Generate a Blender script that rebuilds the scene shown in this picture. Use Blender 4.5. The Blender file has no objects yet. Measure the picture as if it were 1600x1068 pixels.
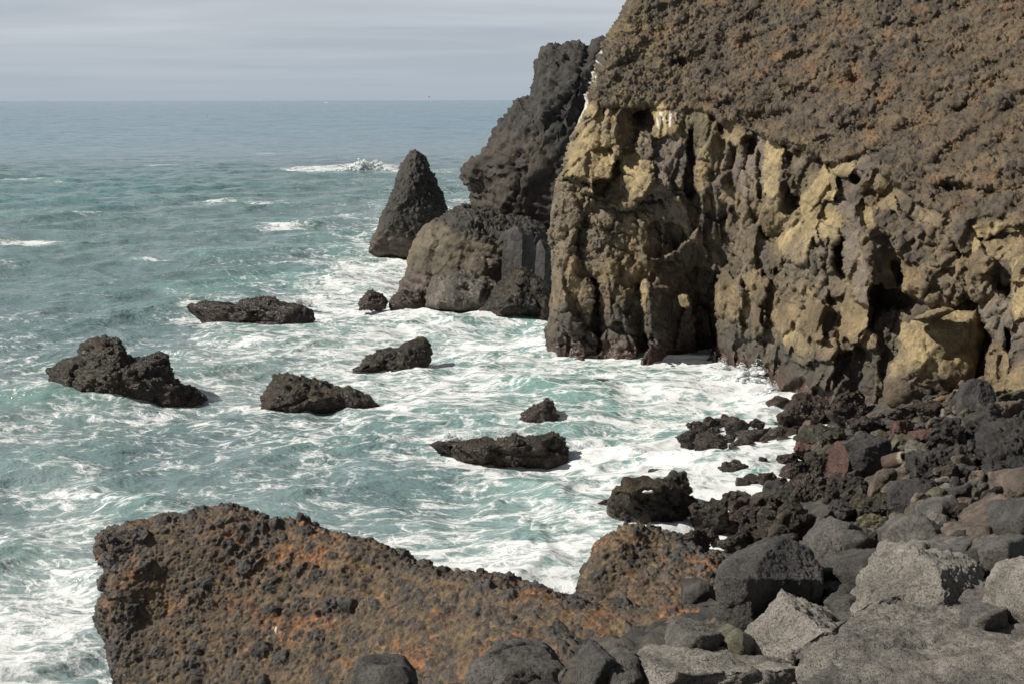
import bpy, bmesh, math, random
import numpy as np
from mathutils import Matrix, Vector

# ---------------------------------------------------------------- camera, sky, sun, exposure
H = 14.0
PITCH = math.radians(9.65)
FPX = 2222.0
cam_d = bpy.data.cameras.new("camera")
cam = bpy.data.objects.new("camera", cam_d)
bpy.context.scene.collection.objects.link(cam)
cam_d.sensor_width = 36.0
cam_d.lens = 36.0 * FPX / 1600.0
cam_d.clip_start = 0.5
cam_d.clip_end = 60000
CAMM = Matrix.Translation((0, 0, H)) @ Matrix.Rotation(math.pi / 2 - PITCH, 4, 'X') @ Matrix.Rotation(math.radians(-0.1), 4, 'Z')
cam.matrix_world = CAMM
bpy.context.scene.camera = cam
SUN_EL, SUN_AZ = math.radians(42), math.radians(-100)      # azimuth measured clockwise from +Y (the view direction)
sc = bpy.context.scene
sc.render.resolution_x, sc.render.resolution_y = 1024, 683
sc.view_settings.view_transform = 'Standard'
sc.view_settings.look = 'None'
sc.view_settings.gamma = 1
sc.view_settings.exposure = 0.2
sd = np.array([math.sin(SUN_AZ) * math.cos(SUN_EL), math.cos(SUN_AZ) * math.cos(SUN_EL), math.sin(SUN_EL)])
sl = bpy.data.lights.new("sun", 'SUN')
sl.energy = 4.9
sl.angle = math.radians(0.5)
sl.color = (1.0, 0.95, 0.87)
so = bpy.data.objects.new("sun", sl)
sc.collection.objects.link(so)
so.rotation_euler = Vector(sd).to_track_quat('Z', 'Y').to_euler()
w = bpy.data.worlds.new("World"); sc.world = w; w.use_nodes = True
nt = w.node_tree; nt.nodes.clear()
def N(nt, t, **k):
    n = nt.nodes.new(t)
    for a, b in k.items():
        if a.startswith('i_'):
            key = a[2:]
            n.inputs[int(key) if key.isdigit() else key.replace('_', ' ')].default_value = b
        else: setattr(n, a, b)
    return n
def ramp(nt, pts, interp='LINEAR'):
    n = nt.nodes.new('ShaderNodeValToRGB'); cr = n.color_ramp; cr.interpolation = interp
    while len(cr.elements) > len(pts): cr.elements.remove(cr.elements[-1])
    while len(cr.elements) < len(pts): cr.elements.new(1.0)
    for e, (p, c) in zip(cr.elements, pts):
        e.position = p; e.color = (c, c, c, 1) if not hasattr(c, '__len__') else (*c[:3], 1)
    return n
L = nt.links.new
sky = N(nt, 'ShaderNodeTexSky', sky_type='NISHITA', sun_disc=False, sun_elevation=SUN_EL, sun_rotation=SUN_AZ, air_density=1.2, dust_density=2.0)
tc = N(nt, 'ShaderNodeTexCoord')
sep = N(nt, 'ShaderNodeSeparateXYZ'); L(tc.outputs['Generated'], sep.inputs[0])
az_ = N(nt, 'ShaderNodeMath', operation='ABSOLUTE'); L(sep.outputs['Z'], az_.inputs[0])
ad = N(nt, 'ShaderNodeMath', operation='ADD', i_1=0.04); L(az_.outputs[0], ad.inputs[0])
dx = N(nt, 'ShaderNodeMath', operation='DIVIDE'); L(sep.outputs['X'], dx.inputs[0]); L(ad.outputs[0], dx.inputs[1])
dy = N(nt, 'ShaderNodeMath', operation='DIVIDE'); L(sep.outputs['Y'], dy.inputs[0]); L(ad.outputs[0], dy.inputs[1])
cmb = N(nt, 'ShaderNodeCombineXYZ'); L(dx.outputs[0], cmb.inputs[0]); L(dy.outputs[0], cmb.inputs[1])
mp = N(nt, 'ShaderNodeMapping'); mp.inputs['Scale'].default_value = (0.30, 0.42, 1); mp.inputs['Location'].default_value = (2.3, 1.1, 0); mp.inputs['Rotation'].default_value = (0, 0, 0.10)
L(cmb.outputs[0], mp.inputs[0])
cn = N(nt, 'ShaderNodeTexNoise', i_Scale=1.0, i_Detail=5.0, i_Roughness=0.5, i_Distortion=0.4); L(mp.outputs[0], cn.inputs['Vector'])
CLOUD_DARK, CLOUD_LIGHT = (3.9, 4.3, 4.9), (6.1, 6.35, 6.65)
cr = ramp(nt, [(0.36, CLOUD_DARK), (0.74, CLOUD_LIGHT)]); L(cn.outputs['Fac'], cr.inputs[0])
# flat veil of haze low over the horizon, clouds above
el = N(nt, 'ShaderNodeMapRange', i_1=0.0, i_2=0.075); L(sep.outputs['Z'], el.inputs[0])
hz = N(nt, 'ShaderNodeMix', data_type='RGBA'); hz.inputs['A'].default_value = (3.75, 4.35, 5.0, 1)
L(el.outputs[0], hz.inputs['Factor']); L(cr.outputs[0], hz.inputs['B'])
# out-of-view sky overhead dimmed to weaken the fill light and deepen shadows
ov = N(nt, 'ShaderNodeMapRange', i_1=0.10, i_2=0.5, i_3=1.0, i_4=0.22); L(sep.outputs['Z'], ov.inputs[0])
hv = N(nt, 'ShaderNodeVectorMath', operation='SCALE'); L(hz.outputs['Result'], hv.inputs[0]); L(ov.outputs[0], hv.inputs['Scale'])
mx = N(nt, 'ShaderNodeMix', data_type='RGBA'); mx.inputs['Factor'].default_value = 0.92
L(sky.outputs[0], mx.inputs['A']); L(hv.outputs[0], mx.inputs['B'])
bg = N(nt, 'ShaderNodeBackground', i_Strength=0.10); L(mx.outputs['Result'], bg.inputs[0])
wo = N(nt, 'ShaderNodeOutputWorld'); L(bg.outputs[0], wo.inputs[0])

# ---------------------------------------------------------------- pixel <-> world (photo pixels, 1600 x 1068), used only to survey positions
RM = np.array(CAMM.to_3x3())
def ray(px, py):
    px, py = np.broadcast_arrays(np.asarray(px, float), np.asarray(py, float))
    d = np.stack([px - 800, -(py - 534), np.full(px.shape, -FPX)], -1)
    return d @ RM.T
def P(px, py, Y):
    d = ray(px, py); t = np.asarray(Y, float) / d[..., 1]
    return d * t[..., None] + np.array([0, 0, H])
def PW(px, py, z=0.0):
    d = ray(px, py); t = (z - H) / d[..., 2]
    return d * t[..., None] + np.array([0, 0, H])
def proj(V):
    c = (V - np.array([0, 0, H])) @ RM
    return 800 + FPX * c[..., 0] / -c[..., 2], 534 - FPX * c[..., 1] / -c[..., 2]

# ---------------------------------------------------------------- numpy noise
def _h(ix, iy, iz, s):
    h = (ix.astype(np.uint32) * np.uint32(374761393)) ^ (iy.astype(np.uint32) * np.uint32(668265263)) ^ (iz.astype(np.uint32) * np.uint32(2147483647 - 12345)) ^ np.uint32((s * 974711 + 1013) & 0xffffffff)
    h ^= h >> np.uint32(13); h *= np.uint32(1274126177); h ^= h >> np.uint32(16); h *= np.uint32(2246822519); h ^= h >> np.uint32(13)
    return h
def _u(h): return (h & np.uint32(0xffffff)).astype(np.float32) / np.float32(0xffffff)
def perlin(p, s=0):
    p = np.asarray(p, np.float32); i = np.floor(p); f = p - i; i = i.astype(np.int64) & 0xffffffff
    u = f * f * f * (f * (f * 6 - 15) + 10)
    out = 0
    for a in (0, 1):
        for b in (0, 1):
            for c in (0, 1):
                h = _h(i[:, 0] + a, i[:, 1] + b, i[:, 2] + c, s)
                gx = _u(h) * 2 - 1; gy = _u(h * np.uint32(747796405) + np.uint32(7)) * 2 - 1; gz = _u(h * np.uint32(2891336453) + np.uint32(77)) * 2 - 1
                g = gx * (f[:, 0] - a) + gy * (f[:, 1] - b) + gz * (f[:, 2] - c)
                wx = u[:, 0] if a else 1 - u[:, 0]; wy = u[:, 1] if b else 1 - u[:, 1]; wz = u[:, 2] if c else 1 - u[:, 2]
                out = out + g * wx * wy * wz
    return out * 1.4
def fbm(p, o=4, s=0, g=0.5, lac=2.03):
    a, r = 1.0, 0; p = np.asarray(p, np.float32)
    for k in range(o): r = r + a * perlin(p, s + k * 17); p = p * lac + 3.7; a *= g
    return r
def worley(p, s=0, jit=0.9):
    """nearest and second distance, cell hash and offset from the nearest seed"""
    p = np.asarray(p, np.float32); i = np.floor(p); f = p - i; i = i.astype(np.int64) & 0xffffffff
    n = len(p); f1 = np.full(n, 9, np.float32); f2 = f1.copy(); idh = np.zeros(n, np.uint32); off = np.zeros((n, 3), np.float32)
    for a in (-1, 0, 1):
        for b in (-1, 0, 1):
            for c in (-1, 0, 1):
                h = _h(i[:, 0] + a, i[:, 1] + b, i[:, 2] + c, s)
                q = np.stack([a + .5 + jit * (_u(h) - .5), b + .5 + jit * (_u(h * np.uint32(747796405) + np.uint32(7)) - .5), c + .5 + jit * (_u(h * np.uint32(2891336453) + np.uint32(77)) - .5)], -1) - f
                d = np.sqrt((q * q).sum(1)); m = d < f1
                f2 = np.where(m, f1, np.minimum(f2, d)); f1 = np.where(m, d, f1)
                idh = np.where(m, h, idh); off[m] = -q[m]
    return f1, f2, idh, off
def sst(x, a, b):
    t = np.clip((x - a) / (b - a), 0, 1); return t * t * (3 - 2 * t)
def facets(p, s=0, grad=0.8, crack=0.25, jit=0.9):
    f1, f2, h, off = worley(p, s, jit)
    r = _u(h * np.uint32(97531)) - .5
    g = np.stack([_u(h * np.uint32(k)) * 2 - 1 for k in (1664525, 22695477, 1103515245)], -1) * grad
    return r + (g * off).sum(1) - crack * (1 - sst(f2 - f1, 0, .12)), h
def knobs(p, s=0, jit=0.95, gr=.6):
    """embedded stones: dome per cell, some cells high, some missing"""
    f1, f2, h, off = worley(p, s, jit)
    r = _u(h * np.uint32(97531)); big = sst(r, .25, 1.0)
    g = np.stack([_u(h * np.uint32(k)) * 2 - 1 for k in (1664525, 22695477, 1103515245)], -1)
    e = sst(f2 - f1, 0.0, 0.22)
    return big * e * (1 + gr * (g * off).sum(1)), big * sst(f2 - f1, .05, .2), h

# ---------------------------------------------------------------- mesh helpers
def mesh(name, V, F, mat, col=None, wet=None, parent=None, smooth=True, **props):
    V = np.ascontiguousarray(V, np.float32); F = np.asarray(F, np.int32); k = F.shape[1]
    me = bpy.data.meshes.new(name)
    me.vertices.add(len(V)); me.vertices.foreach_set('co', V.ravel())
    me.loops.add(F.size); me.loops.foreach_set('vertex_index', F.ravel())
    me.polygons.add(len(F)); me.polygons.foreach_set('loop_start', np.arange(0, F.size, k, dtype=np.int32))
    me.polygons.foreach_set('use_smooth', np.full(len(F), smooth))
    me.update(calc_edges=True)
    if col is not None:
        a = me.attributes.new('col', 'FLOAT_COLOR', 'POINT'); c = np.ones((len(V), 4), np.float32); c[:, :3] = np.clip(col, 0.002, 1); a.data.foreach_set('color', c.ravel())
    if wet is not None:
        a = me.attributes.new('wet', 'FLOAT', 'POINT'); a.data.foreach_set('value', np.ascontiguousarray(wet, np.float32))
    me.materials.append(mat)
    o = bpy.data.objects.new(name, me); sc.collection.objects.link(o); o.parent = parent
    for a, b in props.items(): o[a] = b
    return o
def normals(V, F):
    k = F.shape[1]
    n = np.cross(V[F[:, 2]] - V[F[:, 0]], V[F[:, -1 if k == 3 else 3]] - V[F[:, 1 if k == 4 else 0]]) if k == 4 else np.cross(V[F[:, 1]] - V[F[:, 0]], V[F[:, 2]] - V[F[:, 0]])
    out = np.zeros(V.shape)
    for j in range(k):
        for c in range(3): out[:, c] += np.bincount(F[:, j], n[:, c], len(V))
    return out / np.maximum(np.linalg.norm(out, axis=1), 1e-12)[:, None]
def gridF(r, c, flip=False):
    i = np.arange(r * c).reshape(r, c)
    q = np.stack([i[:-1, :-1], i[1:, :-1], i[1:, 1:], i[:-1, 1:]], -1).reshape(-1, 4)
    return q[:, ::-1] if flip else q
_ico = {}
def ico(n):
    if n not in _ico:
        bm = bmesh.new(); bmesh.ops.create_icosphere(bm, subdivisions=n, radius=1)
        _ico[n] = (np.array([v.co[:] for v in bm.verts]), np.array([[v.index for v in f.verts] for f in bm.faces])); bm.free()
    V, F = _ico[n]; return V / np.linalg.norm(V, axis=1)[:, None], F
def rbf(X, y, smooth=0.0, kern=1):
    X = np.asarray(X, float); y = np.asarray(y, float); sc_ = X.std(0).mean(); Xs = X / sc_
    k = lambda A, B: np.linalg.norm(A[:, None] - B[None], axis=2) ** kern
    n = len(X); A = np.zeros((n + 3, n + 3)); A[:n, :n] = k(Xs, Xs) - smooth * np.eye(n); A[:n, n] = 1; A[:n, n + 1:] = Xs; A[n, :n] = 1; A[n + 1:, :n] = Xs.T
    wv = np.linalg.solve(A, np.concatenate([y, [0, 0, 0]]))
    def f(Q):
        Q = np.asarray(Q, float) / sc_; sh = Q.shape[:-1]; Q = Q.reshape(-1, 2); r = np.empty(len(Q))
        for a in range(0, len(Q), 50000):
            q = Q[a:a + 50000]; r[a:a + 50000] = k(q, Xs) @ wv[:n] + wv[n] + q @ wv[n + 1:]
        return r.reshape(sh)
    return f
def mixc(a, b, t): return np.asarray(a) * (1 - t[:, None]) + np.asarray(b) * t[:, None]

def remesh(V, Rr, Cc, back, vox, keep):
    """close a surveyed relief sheet with a back, remesh it to an even grain and keep what KEEP(V) says"""
    gi = np.arange(Rr * Cc).reshape(Rr, Cc); loop = np.concatenate([gi[0, :-1], gi[:-1, -1], gi[-1, :0:-1], gi[:0:-1, 0]]); nl = len(loop); n0 = len(V)
    bk = back(V[loop]); VC = np.vstack([V, bk, bk.mean(0)[None]]); nx = np.roll(np.arange(nl), -1); F4 = gridF(Rr, Cc); ar = np.arange(nl)
    F3 = np.vstack([F4[:, [0, 1, 2]], F4[:, [0, 2, 3]], np.stack([loop, n0 + nx, loop[nx]], -1), np.stack([loop, n0 + ar, n0 + nx], -1), np.stack([n0 + ar, np.full(nl, n0 + nl), n0 + nx], -1)])
    tmp = mesh('blank', VC, F3, M_SCORIA); bm_ = bmesh.new(); bm_.from_mesh(tmp.data); bmesh.ops.recalc_face_normals(bm_, faces=bm_.faces); bm_.to_mesh(tmp.data); bm_.free()
    md = tmp.modifiers.new('remesh', 'REMESH'); md.mode = 'VOXEL'; md.voxel_size = vox
    ev = tmp.evaluated_get(bpy.context.evaluated_depsgraph_get()); me = ev.to_mesh()
    Q = np.empty(len(me.vertices) * 3, np.float32); me.vertices.foreach_get('co', Q); Q = Q.reshape(-1, 3).astype(float)
    lt = np.empty(len(me.polygons), np.int32); me.polygons.foreach_get('loop_total', lt); st = np.empty(len(me.polygons), np.int32); me.polygons.foreach_get('loop_start', st)
    li = np.empty(len(me.loops), np.int32); me.loops.foreach_get('vertex_index', li); F = li[(st[lt == 4][:, None] + np.arange(4))]
    ev.to_mesh_clear(); bpy.data.objects.remove(tmp)
    F = F[keep(Q)[F].all(1)]; used = np.unique(F); rm = np.full(len(Q), -1); rm[used] = np.arange(len(used))
    return Q[used], rm[F]

# ---------------------------------------------------------------- materials
def rock_mat(name, bumps, rough=0.85, colvar=0.35, varscale=3.0, pits=0.0, pitscale=30.0, coat=0.0):
    m = bpy.data.materials.new(name); m.use_nodes = True; nt = m.node_tree; nt.nodes.clear(); L = nt.links.new
    geo = N(nt, 'ShaderNodeNewGeometry')
    at = N(nt, 'ShaderNodeAttribute', attribute_name='col'); we = N(nt, 'ShaderNodeAttribute', attribute_name='wet')
    b = N(nt, 'ShaderNodeBsdfPrincipled'); out = N(nt, 'ShaderNodeOutputMaterial'); L(b.outputs[0], out.inputs[0])
    n1 = N(nt, 'ShaderNodeTexNoise', i_Scale=varscale, i_Detail=8.0, i_Roughness=0.65); L(geo.outputs['Position'], n1.inputs['Vector'])
    mr = N(nt, 'ShaderNodeMapRange', i_1=0.3, i_2=0.7, i_3=1 - colvar, i_4=1 + colvar); L(n1.outputs['Fac'], mr.inputs[0])
    n2 = N(nt, 'ShaderNodeTexNoise', i_Scale=varscale * 9, i_Detail=4.0, i_Roughness=0.6); L(geo.outputs['Position'], n2.inputs['Vector'])
    mr2 = N(nt, 'ShaderNodeMapRange', i_1=0.3, i_2=0.7, i_3=1 - colvar * .7, i_4=1 + colvar * .7); L(n2.outputs['Fac'], mr2.inputs[0])
    mu = N(nt, 'ShaderNodeMath', operation='MULTIPLY'); L(mr.outputs[0], mu.inputs[0]); L(mr2.outputs[0], mu.inputs[1])
    vm = N(nt, 'ShaderNodeVectorMath', operation='SCALE'); L(at.outputs['Color'], vm.inputs[0]); L(mu.outputs[0], vm.inputs['Scale'])
    colout = vm.outputs[0]; prev = None
    if pits:
        for ps, ph in ((pitscale, 1.3), (pitscale * 2.3, 1.0)):
            vo = N(nt, 'ShaderNodeTexNoise', i_Scale=ps, i_Detail=4.0, i_Roughness=0.5); L(geo.outputs['Position'], vo.inputs['Vector'])
            vr = ramp(nt, [(0.33, 0.0), (0.43, 1.0)]); L(vo.outputs['Fac'], vr.inputs[0])
            bp = N(nt, 'ShaderNodeBump', i_Strength=pits, i_Distance=ph / pitscale); L(vr.outputs[0], bp.inputs['Height'])
            if prev: L(prev.outputs[0], bp.inputs['Normal'])
            prev = bp
    for s, st, dist in bumps:
        n = N(nt, 'ShaderNodeTexNoise', i_Scale=s, i_Detail=6.0, i_Roughness=0.62); L(geo.outputs['Position'], n.inputs['Vector'])
        bp = N(nt, 'ShaderNodeBump', i_Strength=st, i_Distance=dist); L(n.outputs['Fac'], bp.inputs['Height'])
        if prev: L(prev.outputs[0], bp.inputs['Normal'])
        prev = bp
    L(prev.outputs[0], b.inputs['Normal'])
    L(colout, b.inputs['Base Color'])
    rr = N(nt, 'ShaderNodeMapRange', i_1=0.0, i_2=1.0, i_3=rough, i_4=0.22); L(we.outputs['Fac'], rr.inputs[0]); L(rr.outputs[0], b.inputs['Roughness'])
    b.inputs['Specular IOR Level'].default_value = 0.5
    return m
M_CLIFF = rock_mat('cliff_rock', [(2.2, .7, .22), (8, .75, .065)], varscale=1.2, colvar=.4)
M_SCORIA = rock_mat('scoria_breccia', [(12, .9, .05), (45, .9, .02)], varscale=8.0, colvar=.5)
M_GREY = rock_mat('vesicular_basalt', [(8, .7, .06), (45, 1.0, .03)], varscale=2.5, pits=1.0, pitscale=24.0, colvar=.3)
M_DARK = rock_mat('dark_lava', [(5, .8, .10), (20, .9, .04)], varscale=3.0)
M_WEED = rock_mat('weedy_wet_rock', [(4.5, .9, .22), (15, 1.0, .08)], rough=0.42, varscale=3.5, colvar=.6)
M_SAND = rock_mat('gravel_ground', [(10, .9, .08), (35, .9, .03)], varscale=6.0, colvar=.5)
# ---------------------------------------------------------------- terrain of the boulder beach
_tc = []
for px, py, Y in [(800,1068,17),(1000,1068,16.5),(1200,1068,17),(1400,1068,17.5),(1600,1068,17.5),(1750,1068,17.5),(1450,870,23),(1600,870,21),(1250,900,26.5),(1150,930,27),(1300,1000,19.5),(1550,960,19.5),
                  (1450,740,37),(1600,740,33),(1750,740,30),(1450,640,52),(1600,640,47.5),(1750,640,44),(1250,760,46.2),(1330,820,35),(1330,700,50),(1450,800,30),(1180,845,42),(1110,880,37),(1000,960,26),
                  (1380,625,57),(1600,612,53),(1750,612,50),(600,1100,26),(400,1130,27),(1750,940,19)]:
    _tc.append(P(px, py, Y))
for px, py, z in [(1240,655,.05),(1262,700,.1),(1225,765,-.02),(1160,840,-.05),(1200,700,-.35),(1165,770,-.4),(1130,820,-.4),(1180,655,-.5),(1350,655,-.1),(1100,700,-.7),(1100,620,-1.2),(1040,800,-.8),(950,880,-1.5),(900,760,-2.5),(880,950,-2),(600,1000,-2.5),(300,1068,-3),(100,1068,-4),
                  (0,900,-5),(600,700,-4),(800,600,-4),(1000,640,-2.5),(1000,580,-3),(300,600,-6)]:
    _tc.append(PW(px, py, z))
_tc = np.array(_tc)
for x, y, z in [(0, 5, 9), (-10, 6, 4), (12, 5, 9.5), (-25, 15, -3), (20, 5, 10), (30, 30, 7), (30, 60, 6), (10, 95, 2), (-40, 60, -8), (-40, 120, -9), (0, 110, -5)]: _tc = np.vstack([_tc, [x, y, z]])
ZT = rbf(_tc[:, :2], _tc[:, 2])
def zterr(x, y): return ZT(np.stack([x, y], -1))
def hit(px, py):
    """where the ray of a photo pixel meets the beach"""
    Y = np.linspace(11, 90, 400); p = P(np.full(400, px), np.full(400, py), Y); d = p[:, 2] - zterr(p[:, 0], p[:, 1])
    i = np.argmax(d < 0); 
    if i == 0: return p[-1] if d[0] > 0 else p[0]
    t = d[i - 1] / (d[i - 1] - d[i]); return p[i - 1] * (1 - t) + p[i] * t
gx, gy = np.meshgrid(np.linspace(-14, 32, 300), np.linspace(6, 92, 480))
V = np.stack([gx.ravel(), gy.ravel(), zterr(gx.ravel(), gy.ravel())], -1)
k1, _, _ = knobs(V * 3.0, 5); k2 = fbm(V * .8, 4, 9)
V[:, 2] += .16 * k1 + .15 * k2 - .12
c = mixc((.035, .032, .03), (.10, .085, .065), sst(fbm(V * 2, 3, 3), -.3, .6))
mesh('beach_ground', V, gridF(480, 300, True), M_SAND, c, sst(-V[:, 2], -1.3, -.3), kind='structure')
# sea bed, so nothing is hollow under the water
V = np.array([[-30000, -200, -9.0], [30000, -200, -9.0], [30000, 30000, -9.0], [-30000, 30000, -9.0]])

# ---------------------------------------------------------------- cliff
_D = [(855,555,78),(850,300,79),(930,110,82),(985,0,84),(1000,560,76),(1060,560,76.3),(1112,562,77),(1128,565,74.5),(1215,605,69.3),(1300,612,62.5),(1380,622,59.5),(1480,622,56),(1600,615,52.5),(1750,612,50),
      (860,400,78.6),(1000,400,77),(1060,400,77.5),(1110,400,77),(1135,400,74.5),(1250,400,68.5),(1400,400,62),(1550,400,58),(1750,400,53),(920,200,81),(1050,200,78.5),(1200,220,74),(1400,230,67.5),(1600,240,61.5),(1750,240,57.5),
      (1000,0,84),(1200,0,80),(1400,0,74),(1600,0,69.5),(1750,0,65.5),(1000,-150,90),(1400,-150,81),(1750,-150,72),(855,660,78),(1112,660,76),(1215,680,68),(1380,680,58),(1600,680,51),(1750,680,48)]
DB = rbf([(a, b) for a, b, c in _D], [c for a, b, c in _D], smooth=0.02)
_xs = np.array([(-160,1090),(-40,1005),(0,985),(20,976),(50,955),(70,946),(110,936),(140,926),(165,915),(195,902),(230,889),(265,880),(290,868),(330,862),(370,858),(400,863),(450,862),(490,858),(520,853),(555,855),(600,862),(680,870)], float)
T_, t_, G_, P_, D_, O_ = (.265,.205,.105), (.178,.132,.072), (.122,.096,.062), (.125,.102,.08), (.074,.060,.044), (.14,.116,.064)  # D_ also paints shade into recesses and right faces, T_ light on an edge
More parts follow.
